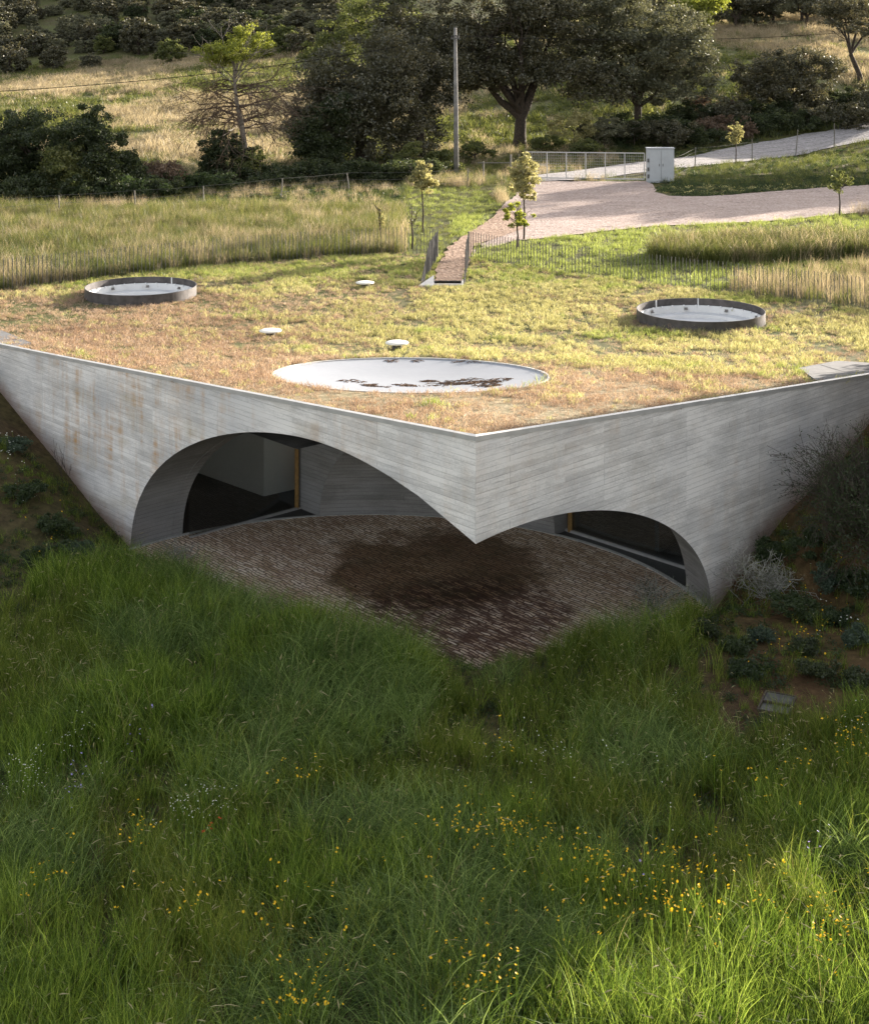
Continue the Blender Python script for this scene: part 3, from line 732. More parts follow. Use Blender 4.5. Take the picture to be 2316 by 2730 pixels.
# ------------------------------------------------------------------ picket railings
def rod_mesh(h, w=.021):
    m = MB(); m.tube([(0,0,-.15), (0,0,h-.01), (0,0,h)], [w/2, w/2, w*.3], 5); return m.mesh('picket', M['grey_metal'])
rod95 = rod_mesh(.95)
def rods(root, pts, hs=None, me=None, w=.021):
    base = root.location
    for i, (x, y) in enumerate(pts[:100]):
        mm = me or (rod95 if hs is None else rod_mesh(hs[i], w))
        o = link('picket', mm, root); o.location = (x-base.x, y-base.y, gzr(x, y)-base.z)
        o.rotation_euler = (rng.normal()*.012, rng.normal()*.012, rng.random()*3)
    if len(pts) > 100:
        m = MB()
        for x, y in pts[100:]:
            z = gzr(x, y); m.tube([(x-base.x, y-base.y, z-base.z-.15), (x-base.x, y-base.y, z-base.z+.95)], .013, 5)
        o = m.build('picket', M['grey_metal'], root); o['kind'] = 'stuff'
def gzr(x, y): return float(roof_z(x, y)) if in_roof(x, y) else gz(x, y)
def along(poly, sp):
    out = []; carry = 0
    for a, b in zip(poly[:-1], poly[1:]):
        a, b = np.array(a), np.array(b); L = np.hypot(*(b-a)); t = carry
        while t < L: out.append(tuple(a+(b-a)*t/L)); t += sp
        carry = t-L
    return out
# smooth fence lines
def smooth_line(p, it=3):
    p = [np.array(q) for q in p]
    for _ in range(it):
        q = [p[0]]
        for a, b in zip(p[:-1], p[1:]): q += [a*.75+b*.25, a*.25+b*.75]
        p = q+[p[-1]]
    return [tuple(q) for q in p]
LF = smooth_line([(.12, 52.6), (-.58, 53.4), (-2.4, 53.1), (-4.9, 52), (-8.4, 49.9), (-12.3, 46.9), (-16.5, 43.2)])
RF = smooth_line([(1.20, 52.2), (1.9, 51.4), (3.72, 49.4), (5.92, 47.6), (7.7, 46.1), (9.4, 44.9), (10.96, 43.7), (12.5, 42.3), (15.5, 39.6)])
r = thing('picket_fence', 'thin steel picket fence curving behind the roof, left of the stair path', 'fence', (-8.4, 49.9, 3), 'picket fences of free standing rods')
rods(r, along(LF, .145))
r = thing('picket_fence', 'thin steel picket fence curving behind the roof, right of the stair path', 'fence', (7.7, 46.1, 3), 'picket fences of free standing rods')
rods(r, along(RF, .135)[::-1][:100][::-1]+along(RF, .135)[:-100])
for sgn, a, b, lab in ((0, (.12, 52.2), (-.42, 46.5), 'tapering row of dense steel rods along the left side of the stair path'),
                       (1, (1.22, 51.9), (.95, 46.7), 'tapering row of dense steel rods along the right side of the stair path')):
    r = thing('stair_railing', lab, 'railing', (b[0], b[1], 3.0), 'railings beside the stair')
    n = 50; ps = [(a[0]+(b[0]-a[0])*i/(n-1), a[1]+(b[1]-a[1])*i/(n-1)) for i in range(n)]
    hs = [.98 if i < n*.55 else .98-.88*((i-n*.55)/(n*.45)) for i in range(n)]
    rods(r, ps, hs, w=.03)

# wire fences, gate, cabinet
def post_me(h, w=.05): 
    m = MB(); m.tube([(0,0,-.2), (.01,0,h*.5), (0,0,h-.02), (0,0,h)], [w, w*.95, w*.9, w*.6], 7); return m.mesh('post', M['oldwood'])
def wire_fence(label, pts, h, lines=(.3, .6, .95), tilt=.03):
    x0, y0 = pts[0][:2]; r = thing('wire_fence', label, 'fence', (x0, y0, gz(x0, y0)))
    me = post_me(h, .035)
    for p in pts:
        x, y = p[:2]; o = link('post', me, r); o.location = (x-x0, y-y0, gz(x, y)-gz(x0, y0)); o.rotation_euler = (rng.normal()*tilt, rng.normal()*tilt, 0)
        if len(p) > 2: o.scale = (1, 1, p[2]/h)
    m = MB()
    for q in lines:
        for a, b in zip(pts[:-1], pts[1:]):
            A = Vector((a[0]-x0, a[1]-y0, gz(*a[:2])-gz(x0, y0)+q)); B = Vector((b[0]-x0, b[1]-y0, gz(*b[:2])-gz(x0, y0)+q))
            m.tube([A, (A+B)/2-Vector((0, 0, .03)), B], .006, 4, False)
    m.build('wire', M['grey_metal'], r)
wire_fence('old wire fence on thin wooden posts along the shaded hedge', [(-25, 58), (-20.5, 61.2), (-16.4, 64), (-13.5, 66), (-10.7, 67.7), (-7.4, 70.6), (-4.3, 73.9), (-.1, 74.8), (1.7, 76.5)], .95, tilt=.06)
wire_fence('wire fence on weathered posts along the white gravel road', [(12.95, 79.6, 1.3), (15.4, 86.7, 1.3), (19.9, 91.8, 1.4), (23.3, 94.5, 1.75), (26.6, 97.5, 1.6), (31, 101, 1.5), (36, 105, 1.5)], 1.4, (.25, .5, .75, 1.0, 1.2))
r = thing('rail_fence', 'low post and rail stub left of the metal gate', 'fence', (2.7, 81, gz(2.7, 81)))
m = MB(); m.tube([(0,0,-.2), (0,0,.95)], .055, 8); m.build('post', M['oldwood'], r)
m = MB(); m.tube([(1.45,-1.2,-.2), (1.45,-1.2,1.42)], .055, 8); m.build('post', M['oldwood'], r)
m = MB(); m.tube([(-.3,0.05,.86), (1.45,-1.2,.98)], .03, 6); m.build('rail', M['oldwood'], r)

G0, G1 = (5.08, 79.8), (11.32, 79.0); gd = Vector((G1[0]-G0[0], G1[1]-G0[1], 0)); gl_ = gd.length; gd.normalize(); gzz = 3.05
r = thing('field_gate', 'wide galvanised sliding gate with wire mesh panels across the drive', 'gate', (*G0, gzz), rot=math.atan2(gd.y, gd.x))
GH = 1.50
m = MB(); m.beam((0,0,.10), (gl_,0,.10), .06, .07); m.beam((0,0,GH), (gl_,0,GH), .05, .05); m.beam((0,0,.80), (gl_/6,0,.80), .04, .04); m.build('frame', M['galv'], r)
for i in range(7):
    m = MB(); m.box((gl_*i/6, .003, (.14+GH-.028)/2), (.055, .045, GH-.028-.14)); m.build('upright', M['galv'], r)
for i in range(6):
    m = MB(); x0 = gl_*i/6+.03; x1 = gl_*(i+1)/6-.03
    for z in np.arange(.28, GH-.05, .15): m.beam((x0, -.012, z), (x1, -.012, z), .008, .008)
    for x in np.arange(x0+.09, x1, .12): m.box((x, 0, (.14+GH)/2), (.007, .007, GH-.18))
    m.build('mesh_panel', M['galv'], r)
m = MB(); m.box((-.10, .05, .72), (.07, .07, 1.65)); m.build('gate_post', M['galv'], r)
zc = gz(12.1, 78.5)
r = thing('meter_cabinet', 'tall pale grey utility cabinet with two doors beside the gate', 'cabinet', (12.12, 78.6, zc))
m = MB(); m.box((0, .10, .90), (1.44, .50, 1.80)); m.box((0, .10, 1.845), (1.50, .56, .055)); m.build('body', M['cabinet'], r)
for x in (-.30, .36):
    m = MB(); m.box((x, -.165, .90), (.60 if x < 0 else .66, .022, 1.66)); d = m.build('door', M['cabinet'], r)
    m = MB(); m.box((x+(.22 if x < 0 else -.25), -.186, .95), (.03, .02, .14)); m.build('handle', M['grey_metal'], d)
for z in (.35, .72, 1.2):
    m = MB(); m.box((-.675, -.165, z), (.10, .03, .20)); m.build('meter_box', M['grey_metal'], r)
# power pole and its cables
PX_, PY_ = WD(1216, 82), 82; pz = gz(PX_, PY_)
r = thing('utility_pole', 'tall grey concrete power pole in front of the dark oaks', 'pole', (PX_, PY_, pz))
m = MB(); m.tube([(0,0,-.3), (-.02,0,4), (-.06,0,8.35)], [.15, .125, .085], 10); m.build('shaft', M['polegrey'], r, smooth=True)
m = MB(); m.box((-.06, -.12, 7.75), (.5, .05, .06)); m.tube([(-.25,-.12,7.75), (-.25,-.12,7.9)], .04, 8); m.tube([(.13,-.12,7.75), (.13,-.12,7.9)], .04, 8); m.build('crossarm', M['grey_metal'], r)
def cable(label, P, sag):
    p, q = [Vector(v) for v in P]; m = MB(); n = 24
    pts = [p.lerp(q, i/n)-Vector((0, 0, sag*4*(i/n)*(1-i/n)))-p for i in range(n+1)]
    m.tube(pts, .016, 5); o = m.build('power_cable', M['cable']); o.location = p; o['label'] = label; o['category'] = 'cable'; o['group'] = 'overhead cables'
top = (PX_-.06, PY_-.12, pz+7.9)
pl = 62.0; cable('black overhead cable crossing the left meadow to the pole', (top, (WD(-260, pl), pl, 11-(256-90)/FPX*pl)), .55)
cable('black overhead cable running off to the upper right behind the oaks', (top, (WD(2420, 118), 118, 11-(70-90)/FPX*118)), .6)

# ------------------------------------------------------------------ plants
def rand_unit(n):
    v = rng.normal(size=(n, 3)); return v/np.linalg.norm(v, axis=1, keepdims=True)
def leaf_quads(P, size, aspect=.55, up=.3):
    n = len(P); a = rand_unit(n); a[:, 2] = a[:, 2]*.8+up*.3; a /= np.linalg.norm(a, axis=1, keepdims=True)
    b = np.cross(a, rand_unit(n)); b /= np.linalg.norm(b, axis=1, keepdims=True)+1e-9
    s = (size*(.6+.8*rng.random(n)))[:, None]; a = a*s*.5; b = b*s*.5*aspect
    v = np.stack([P-a, P+b, P+a, P-b], 1).reshape(-1, 3)
    return v, np.arange(4*n).reshape(n, 4)
def crown_pts(ell, n, clump=.9, nc=None, low=-.75):
    """leaf positions: many small clumps on and just under the surface of a few lobes"""
    vol = np.array([a*b*c for (_, (a, b, c)) in ell])**.67; pr = vol/vol.sum(); out = []
    nc = nc or max(20, n//110)
    k = rng.choice(len(ell), nc, p=pr)
    d = rand_unit(nc); d[:, 2] = np.where(d[:, 2] < low, -d[:, 2]*.5, d[:, 2])
    rad = (.35+.65*rng.random(nc)**.45)[:, None]
    cen = np.array([ell[i][0] for i in k]); ax = np.array([ell[i][1] for i in k])
    c = cen+d*ax*rad*(.88+.22*rng.random((nc, 1)))
    w = rng.random(nc)**1.3+.25; w /= w.sum(); j = rng.choice(nc, n, p=w)
    cs = clump*(.5+.8*rng.random(nc))
    off = rand_unit(n)*(rng.random((n, 1))**.5)*cs[j][:, None]; off[:, 2] *= .62
    return c[j]+off
def branchy(m, p, d, L, r, depth, spread=.55, seg=4, droop=0., n=6, tips=None, minr=.006, kids=(2, 4)):
    pts = [Vector(p)]; dd = Vector(d).normalized()
    for i in range(seg):
        dd = (dd+Vector(rng.normal(size=3))*.13+Vector((0, 0, -droop))).normalized(); pts.append(pts[-1]+dd*L/seg)
    m.tube(pts, [max(minr, r*(1-.45*i/seg)) for i in range(seg+1)], n, False)
    if depth <= 0:
        if tips is not None: tips.append(pts[-1])
        return
    for k in range(rng.integers(*kids)+0 if kids[1] > kids[0] else kids[0]):
        t = rng.integers(max(1, seg//2), seg+1); ax = Vector(rand_unit(1)[0]); nd = (dd+ax*spread*1.4).normalized()
        branchy(m, pts[t], nd, L*(.58+.25*rng.random()), r*.55, depth-1, spread, max(2, seg-1), droop, max(3, n-1), tips, minr, kids)
    if tips is not None: tips.append(pts[-1])
def tree(name, label, cat, x, y, ell, leaves, lsize, lmat, trunk=None, tr=.2, bark='bark', group=None, clump=.9, lean=(0, 0), z=None, limbs=6, aspect=.55, low=-.75):
    """ell: crown lobes relative to the base; trunk: height where limbs start"""
    z0 = gz(x, y) if z is None else z
    r = thing(name, label, cat, (x, y, z0), group)
    v, f = leaf_quads(crown_pts(ell, leaves, clump, low=low), lsize, aspect)
    link('crown', new_mesh('crown', v, f, M[lmat]), r)
    if trunk is not None:
        m = MB(); cc = np.mean([e[0] for e in ell], 0); b = Vector((lean[0], lean[1], trunk))
        m.tube([(0,0,-.3), (lean[0]*.2, lean[1]*.2, trunk*.35), b], [tr*1.35, tr, tr*.85], 9, False)
        for k in range(limbs):
            e = ell[k % len(ell)]; d = rand_unit(1)[0]*.55; d[2] = abs(d[2])*.5
            tgt = Vector(np.array(e[0])+d*np.array(e[1])); mid = b.lerp(tgt, .5)+Vector(rng.normal(size=3))*.12*(tgt-b).length
            m.tube([b, b.lerp(mid, .5), mid, mid.lerp(tgt, .6), tgt], [tr*.62, tr*.5, tr*.36, tr*.2, tr*.08], 7, False)
            for q in range(3): branchy(m, mid.lerp(tgt, rng.random()*.7), (tgt-b)+Vector(rng.normal(size=3))*(tgt-b).length*.6, (tgt-b).length*.45, tr*.16, 1, n=4)
        m.build('trunk', M[bark], r, smooth=True)
    return r
def lobes(cx, cy, cz, rx, ry, rz, n, s=.5, seed=0):
    q = np.random.default_rng(seed); out = [((cx, cy, cz), (rx*.68, ry*.68, rz*.68))]
    for i in range(n):
        a = 2*math.pi*(i+q.random()*.7)/n; e = q.uniform(-.85, .85)
        out.append(((cx+math.cos(a)*rx*.6*math.cos(e), cy+math.sin(a)*ry*.6*math.cos(e), cz+rz*.62*math.sin(e)), (rx*s*q.uniform(.7, 1.1), ry*s*q.uniform(.7, 1.1), rz*s*q.uniform(.7, 1.05))))
    return out
# the big holm oaks
x, y = WD(1385, 100), 100
tree('holm_oak', 'huge dark holm oak with a forked trunk just behind the gate', 'tree', x, y,
     lobes(-.8, .5, 7.2, 6.4, 5, 4.6, 10, .52, 1)+[((-4.6, -1, 4.9), (2.6, 2.2, 2.0)), ((-2.6, -1.5, 4.6), (2.0, 2, 1.3)), ((3.0, -1.5, 4.9), (2.4, 2, 1.6)), ((4.8, 0, 4.2), (2.4, 2.2, 2.0)), ((0, 1.5, 5.0), (3, 2, 1.6)), ((-1, -1, 10.8), (5.6, 3.2, 2.6)), ((-.5, 0, 13.0), (4.4, 3.2, 2.4))], 105000, .19, 'l_oak', 2.3, .42, limbs=9, clump=.8, lean=(.1, 0), low=-.5)
m = MB(); r = bpy.data.objects['holm_oak']
m.tube([(0.1,0,2.0), (-.55,0,2.6), (-1.25,0,3.1), (-2.1,0,4.1)], [.34, .30, .24, .16], 8, False); m.tube([(.1,0,2.0), (.5,0,2.9), (.75,0,3.6), (1.3,0,4.8)], [.34, .30, .25, .16], 8, False); m.build('limb', M['bark'], r, smooth=True)
x, y = WD(1700, 103), 103
tree('holm_oak', 'broad greyer holm oak with sunlit right edge, right of the forked oak', 'tree', x, y,
     lobes(0, 0, 6.2, 5.4, 4.6, 5.2, 10, .52, 2)+[((3.4, 0, 3.6), (2.6, 2.2, 1.8)), ((1.2, -1.5, 3.4), (2.2, 1.8, 1.5)), ((-2.6, -1, 4.0), (2.4, 2, 1.8)), ((-2.5, 0, 9.6), (3.8, 3, 2.4)), ((-.5, 0, 12.0), (3.6, 3, 2.0))], 88000, .18, 'l_olive', 2.2, .3, limbs=8, clump=.75)
x, y = WD(960, 88), 88
tree('holm_oak', 'dark dense oak reaching the ground, left of the power pole', 'tree', x, y,
     lobes(-.2, 0, 4.0, 4.4, 3.4, 3.6, 10, .5, 3)+[((1.2, 0, 1.6), (3.3, 2.4, 1.5)), ((-2.4, 0, 2.0), (2.4, 2, 1.7)), ((2.0, .5, 6.6), (2.6, 2.4, 1.9)), ((-2.2, 0, 5.2), (2.2, 2, 1.5))], 66000, .17, 'l_oak', 2, .3, clump=.75, low=-1)
x, y = WD(1120, 94), 94
tree('holm_oak', 'dark oak crown directly behind the power pole', 'tree', x, y,
     lobes(-.2, 0, 5.4, 3.6, 3.2, 5.0, 9, .52, 4)+[((-.6, 0, 2.0), (2.4, 2.2, 1.9)), ((0, 0, 9.8), (3.4, 2.5, 2.6)), ((0, 0, 12.0), (2.8, 2.5, 2.0))], 60000, .17, 'l_oak', 2, .3, clump=.75, low=-1)
x, y = WD(868, 86), 86
tree('dense_shrub', 'dark bushy tree at the left flank of the oak mass', 'tree', x, y,
     lobes(0, 0, 2.5, 2.2, 2.0, 2.9, 8, .5, 5), 24000, .15, 'l_dark', 1.2, .14, clump=.6, low=-1)
x, y = WD(935, 128), 128
tree('poplar', 'tall light leaved tree with an open crown at the top centre of the photo', 'tree', x, y,
     lobes(0, 0, 6.6, 5.2, 4, 4.6, 9, .45, 6), 16000, .22, 'l_green', 3.2, .22, clump=.8, bark='bark')
x, y = WD(1060, 122), 122
tree('poplar', 'second light leaved tree, between the open crown and the dark oaks', 'tree', x, y, lobes(0, 0, 5.8, 3.2, 3, 4.0, 7, .45, 16), 13000, .2, 'l_green', 3, .2, clump=.8)
# tree half dead with green top and an ivy bush round its foot
x, y = WD(630, 79), 79; z0 = gz(x, y)
r = thing('bare_tree', 'half dead tree with bare brown twigs and a fresh yellow green top', 'tree', (x, y, z0))
m = MB(); tips = []
m.tube([(1.05,0,-.3), (.75,0,.7), (.45,0,1.8), (.30,0,3.0), (.02,0,4.3), (-.1,0,5.6), (-.15,0,7.0)], [.30, .22, .18, .15, .11, .08, .05], 8, False)
m.tube([(.5,0,-.3), (.45,0,1.0), (.35,0,2.4)], [.16, .12, .08], 7, False)
tw = MB()
for k in range(40):
    h = rng.uniform(2.8, 5.5); an = rng.uniform(0, 2*math.pi); d = Vector((math.cos(an)*1.25, math.sin(an)*.9, rng.uniform(-.05, .6))); px = .35-.1*(h-2)
    b = MB(); L = rng.uniform(1.1, 2.5)*(1-.12*max(0, h-4.2))
    branchy(tw, (px, 0, h), d, L, .042, 3, .6, 5, .05, 4, None, .0065, (3, 5))
m.build('trunk', M['bark_grey'], r, smooth=True); tw.build('bare_branches', M['twigbrown'], r)
m = MB()
for k in range(10):
    an = rng.uniform(0, 6.28); branchy(m, (-.12, 0, rng.uniform(5.0, 6.4)), (math.cos(an)*.7, math.sin(an)*.7, 1), 1.7, .04, 2, .5, 4, 0, 4)
m.build('green_branches', M['bark_grey'], r)
v, f = leaf_quads(crown_pts(lobes(-.15, 0, 7.2, 2.0, 1.7, 1.45, 9, .5, 8), 15000, .34), .10); link('green_top', new_mesh('green_top', v, f, M['l_lime']), r)
tree('ivy_bush', 'dark ivy thicket swallowing the foot of the half dead tree', 'bush', WD(600, 78.2), 78.2, lobes(-.1, 0, 1.45, 1.55, 1.2, 1.75, 6, .5, 9), 14000, .13, 'l_dark', .8, .08, clump=.4, low=-1)
tree('ivy_bush', 'green lit bush against the right side of the ivy thicket', 'bush', WD(672, 77.6), 77.6, lobes(0, 0, 1.2, .8, .8, 1.2, 5, .5, 10), 5000, .12, 'l_green', .6, .05, clump=.35, low=-1)
# hedge trees at the left
L_ = [(110, 73, 3.0, 3.7, 'l_dark', 'tall dark bushy tree at the far left hedge', 18000), (235, 72, 1.6, 3.2, 'l_dark', 'second bushy tree from the left in the hedge', 11000),
      (30, 74, 2.4, 2.9, 'l_dark', 'dark bush at the left edge of the photo', 12000), (255, 74, .75, 3.7, 'l_dark', 'narrow upright dark tree beside the left hedge trees', 5000),
      (180, 71, 1.3, 2.2, 'l_green', 'greener lit bush at the foot of the left hedge trees', 6000), (330, 73, 1.1, 1.7, 'l_dark', 'low bush right of the narrow upright tree', 5000),
      (440, 74, 1.0, 1.3, 'twigbrown', 'dry brownish shrub between the hedge trees and the ivy thicket', 3500), (-60, 72, 2.2, 3.0, 'l_dark', 'bush just at the left border of the hedge', 6000)]
for i, (px, y, w, h, mt, lab, nl) in enumerate(L_):
    tree('hedge_tree', lab, 'tree', WD(px, y), y, lobes(0, 0, h*.68, w*1.15, w, h*.68, 9, .5, 20+i), int(nl*1.7), .13, mt, h*.35, .07+.02*w, clump=.42, low=-1)
# low dark understorey behind the old fence
for i, (px, y, w, h, mt) in enumerate([(20,69,2.6,1.0,'l_dark'),(160,70,2.6,1.1,'l_dark'),(300,70.5,2.4,.9,'weed'),(400,72,2,.9,'l_dark'),(520,74,2.2,.8,'weed'),(640,76,2.4,.7,'l_dark'),(760,78,2.6,.9,'l_dark'),(880,79,2.6,1.1,'l_dark'),(990,79,2.4,1.0,'l_dark'),(1090,78,1.6,1.1,'l_dark')]):
    tree('understorey_bush', ('low very dark bush' if mt == 'l_dark' else 'low dull green weedy bush')+(' left of the dead tree, behind the old fence' if px < 600 else ' right of the dead tree, behind the old fence'), 'bush', WD(px, y), y, lobes(0, 0, h*.6, w*1.25, 1.3, h*.75, 8, .5, 40+i), 9000, .12, mt, clump=.35, low=-1, group='low bushes behind the old fence')
# sunlit leafy growth beneath the oaks
B_ = [(1090, 84, 1.0, 1.9, 'l_green'), (1265, 90, 1.3, 1.3, 'l_green'), (1170, 86, .9, 1.3, 'l_green'), (1530, 97, 2.1, 3.3, 'l_pale'), (1610, 98, 2.0, 2.6, 'l_olive'), (1690, 99, 1.8, 2.0, 'l_oak'),
      (1455, 95, 1.2, 1.6, 'l_green'), (1560, 94, 1.4, 1.5, 'l_green'), (1780, 98, 2.2, 2.2, 'l_oak'), (1210, 82.5, .7, .8, 'l_green')]
for i, (px, y, w, h, mt) in enumerate(B_):
    labs = ['lit green bush left of the power pole', 'leafy sunlit bush between pole and forked trunk', 'small lit bush at the foot of the pole', 'pale yellowish bush right of the forked trunk', 'grey green bush under the right oak', 'dark bush under the right oak crown',
            'small green bush touching the forked trunk', 'low green bush in front of the pale yellowish bush', 'wide dark bush behind the cabinet', 'tiny bush just in front of the power pole']
    tree('bush', labs[i], 'bush', WD(px, y), y, lobes(0, 0, h*.5, w, w*.8, h*.5, 6, .5, 60+i), int(3500*w), .12, mt, h*.4, .05, clump=.35, low=-1)
# right hand slope
tree('broad_bush', 'broad rounded dark bush on the slope at the right', 'bush', WD(2090, 108), 108, lobes(0, 0, 2.6, 4.4, 3, 3.1, 10, .52, 80)+[((2.6, 0, 3.6), (1.9, 1.6, 1.3))], 40000, .16, 'l_oak', 1.0, .14, clump=.6, low=-1)
for i, (x, y, w, h) in enumerate([(35.5, 93, 4.5, 9.5), (41, 103, 5, 10.5), (32, 86, 3.2, 7.5), (47, 95, 5, 10)]):  # oaks added out of view so their shadows fall on the drive
    tree('shade_oak', 'tall unseen oak added beyond the right border to shade the drive', 'tree', x, y, lobes(0, 0, h*.62, w, w*.9, h*.4, 9, .5, 230+i), 16000, .24, 'l_oak', h*.3, .25, clump=.8, group='unseen oaks added to shade the drive')
tree('cork_oak', 'open crowned tree with a bent trunk at the upper right edge', 'tree', WD(2296, 118), 118, lobes(-.6, 0, 5.6, 3.6, 3, 2.7, 8, .45, 81), 15000, .17, 'l_oak', 2.6, .2, clump=.6, lean=(-.9, 0))
for i, (px, y, w, h, mt, lab) in enumerate([(1855, 150, 3.6, 5.6, 'l_lime', 'bright yellow green tree on the ridge above the meadow'), (1960, 158, 4.0, 4.6, 'l_oak', 'dark tree on the ridge right of the bright tree'), (2060, 160, 3.6, 4.4, 'l_oak', 'dark tree in the middle of the right ridge'),
                                        (2150, 156, 3.2, 4.2, 'l_olive', 'greyish tree towards the right of the ridge'), (2240, 152, 3.6, 4.8, 'l_oak', 'tall tree behind the bent trunk at upper right'), (1770, 152, 3.0, 4.4, 'l_oak', 'dark tree on the ridge left of the bright tree'), (2330, 150, 3.4, 4.6, 'l_oak', 'ridge tree at the right border')]):
    tree('ridge_tree', lab, 'tree', WD(px, y), y, lobes(0, 0, h*.62, w, w*.8, h*.42, 7, .48, 90+i), 8500, .24, mt, h*.3, .18, clump=.7)
for i in range(12):
    px = 1640+62*i+rng.normal()*14; D = 166+rng.uniform(-6, 10); h = rng.uniform(5.0, 6.8)
    tree('ridge_tree', 'dark tree in the back row along the right ridge', 'tree', WD(px, D), D, lobes(0, 0, h*.48, 4.0, 3.4, h*.5, 8, .5, 250+i), 7500, .26, 'l_oak' if i % 3 else 'l_olive', h*.3, .18, clump=.7, low=-1, group='back row of trees on the right ridge')
SB = [(1850,99,2.2,1.5,'l_dark'),(1930,101,2.4,1.5,'twigbrown'),(2010,102,2.2,1.3,'l_dark'),(2120,103,2.4,1.4,'l_dark'),(2200,104,2.6,1.6,'l_oak'),(2290,104,2.6,1.9,'l_oak'),(2360,106,2.4,2.2,'l_oak'),(1900,104,2.0,1.8,'l_oak'),(1760,100,2.0,1.6,'l_dark'),
      (1820,104,2.4,2.0,'l_dark'),(1960,106,2.4,1.9,'l_oak'),(2040,107,2.6,1.6,'l_dark'),(2150,108,2.6,1.8,'l_oak'),(2240,109,2.6,1.8,'l_dark'),(2330,111,2.8,2.0,'l_oak'),(1880,108,2.2,1.8,'twigbrown'),(1700,101,2.0,1.8,'l_dark'),(1640,100,2.0,1.5,'weed')]
for i, (px, y, w, h, mt) in enumerate(SB):
    tree('scrub_bush', {'l_dark': 'very dark green scrub bush', 'l_oak': 'greyish brown scrub bush', 'twigbrown': 'dry reddish brown scrub bush', 'weed': 'flat dark weedy bush'}[mt]+(' just behind the gravel road' if i < 9 else ' further up the bank beyond the gravel road'), 'bush', WD(px, y), y, lobes(0, 0, h*.55, w*1.15, 1.8, h*.7, 8, .5, 110+i), 8500, .14, mt, clump=.4, low=-1, group='scrub along the far side of the road')
# the wood on the far hill: a few kinds, copied
kinds = []
for i, (mt, w, h) in enumerate([('l_oak', 2.5, 3.9), ('l_olive', 2.3, 3.3), ('l_oak', 2.2, 4.3), ('l_dark', 2.6, 3.7), ('l_olive', 2.7, 3.2), ('l_green', 2.3, 4.0), ('l_lime', 2.2, 4.0)]):
    v, f = leaf_quads(crown_pts([((0, 0, h*.45), (w*.85, w*.85, h*.5))]*2+lobes(0, 0, h*.46, w*.95, w*.95, h*.55, 9, .42, 130+i), 9500, .38, 150, -1), .19, .75)
    tm = MB(); tm.tube([(0,0,-.5), (.1,0,h*.3), (0,.1,h*.7)], [.2, .16, .06], 6, False)
    kinds.append((new_mesh('crown', v, f, M[mt]), tm.mesh('trunk', M['bark'])))
spots = []
q = np.random.default_rng(11); tries = 0
while len(spots) < 285 and tries < 12000:
    tries += 1
    y = q.uniform(198, 330) if len(spots) < 245 else q.uniform(198, 214); u = q.uniform(-.325, -.02); x = u*y
    edge = 200+(-.1-u)*70 if u < -.1 else 200
    if y < edge: continue
    if all((x-a)**2+(y-b)**2 > 3.1**2 for a, b, _ in spots): spots.append((x, y, 0))
for u, y in [(-.29,196),(-.26,199),(-.235,196),(-.31,192)]: spots.append((u*y, y, 0))
for i, (x, y, _) in enumerate(spots):
    near = y < 232; k = q.choice([0,1,2,3,4], p=[.28,.2,.24,.16,.12])
    if near and q.random() < .10: k = 5
    r = thing('hill_tree', 'rounded dark evergreen in the wood covering the far hillside' if k in (0,2,3) else ('rounded silvery tree in the wood covering the far hillside' if k in (1,4) else 'brighter green tree in the wood covering the far hillside'), 'tree', (x, y, gz(x, y)-.3), 'trees of the wood on the far hill', rot=q.uniform(0, 6.28))
    s = q.uniform(.7, 1.35); r.scale = (s, s, s*q.uniform(.85, 1.1))
    for nm, me in (('crown', kinds[k][0]), ('trunk', kinds[k][1])): link(nm, me, r)
for px, y, k, lab, s in ((455, 190, 5, 'bright green round tree at the edge of the meadow', 1.0), (700, 186, 6, 'small yellow green tree in front of the hill wood', .9), (800, 188, 2, 'dark tree where the wood meets the meadow, above the dead tree', 1.0), (760, 194, 5, 'green tree just right of the small yellow green tree', 1.1)):
    x = WD(px, y); r = thing('meadow_edge_tree', lab, 'tree', (x, y, gz(x, y)-.2)); r.scale = (s, s, s)
    for nm, me in (('crown', kinds[k][0]), ('trunk', kinds[k][1])): link(nm, me, r)

# saplings in the garden
def sapling(label, px, pyb, H, crown, cw, lm, nl, ls, stake=False, clump=.10, bare=False):
    x, D = W2(px, pyb, 3.0); z = gz(x, D)
    r = thing('sapling', label, 'sapling', (x, D, z), 'young garden trees')
    m = MB(); m.tube([(0,0,-.1), (.03,0,H*.3), (-.02,0,H*.6), (0,0,H*.9)], [.04, .034, .028, .012], 6, False); tips = []
    for k in range(9 if not bare else 6):
        an = rng.uniform(0, 6.28); h0 = H-crown*rng.uniform(.3, .98); branchy(m, (0, 0, h0), (math.cos(an)*cw/crown*2, math.sin(an)*cw/crown*2, 1), crown*.42, .013, 1, .4, 3, 0, 4)
    m.build('trunk', M['bark'], r)
    if nl:
        q5 = np.random.default_rng(int(px)); el = [((q5.normal()*cw*.16, q5.normal()*cw*.16, H-crown*(.12+.76*i/6)), (cw*w5, cw*w5, crown*.17)) for i, w5 in enumerate((.42, .72, .92, 1.0, .98, .82, .5))]; v, f = leaf_quads(crown_pts(el, nl, clump, max(14, nl//60)), ls); link('crown', new_mesh('crown', v, f, M[lm]), r)
    if stake:
        m = MB(); m.tube([(-.16,.02,-.1), (-.16,.02,H*.5)], .02, 5); m.build('stake', M['oldwood'], r)
sapling('mottled yellow sapling with a tall stem behind the left picket fence', 1126, 621, 2.85, 1.25, .50, 'l_pale', 6500, .08, clump=.15)
sapling('egg shaped pale sapling in front of the gate', 1396, 640, 3.3, 1.75, .60, 'l_pale', 9000, .08, clump=.16)
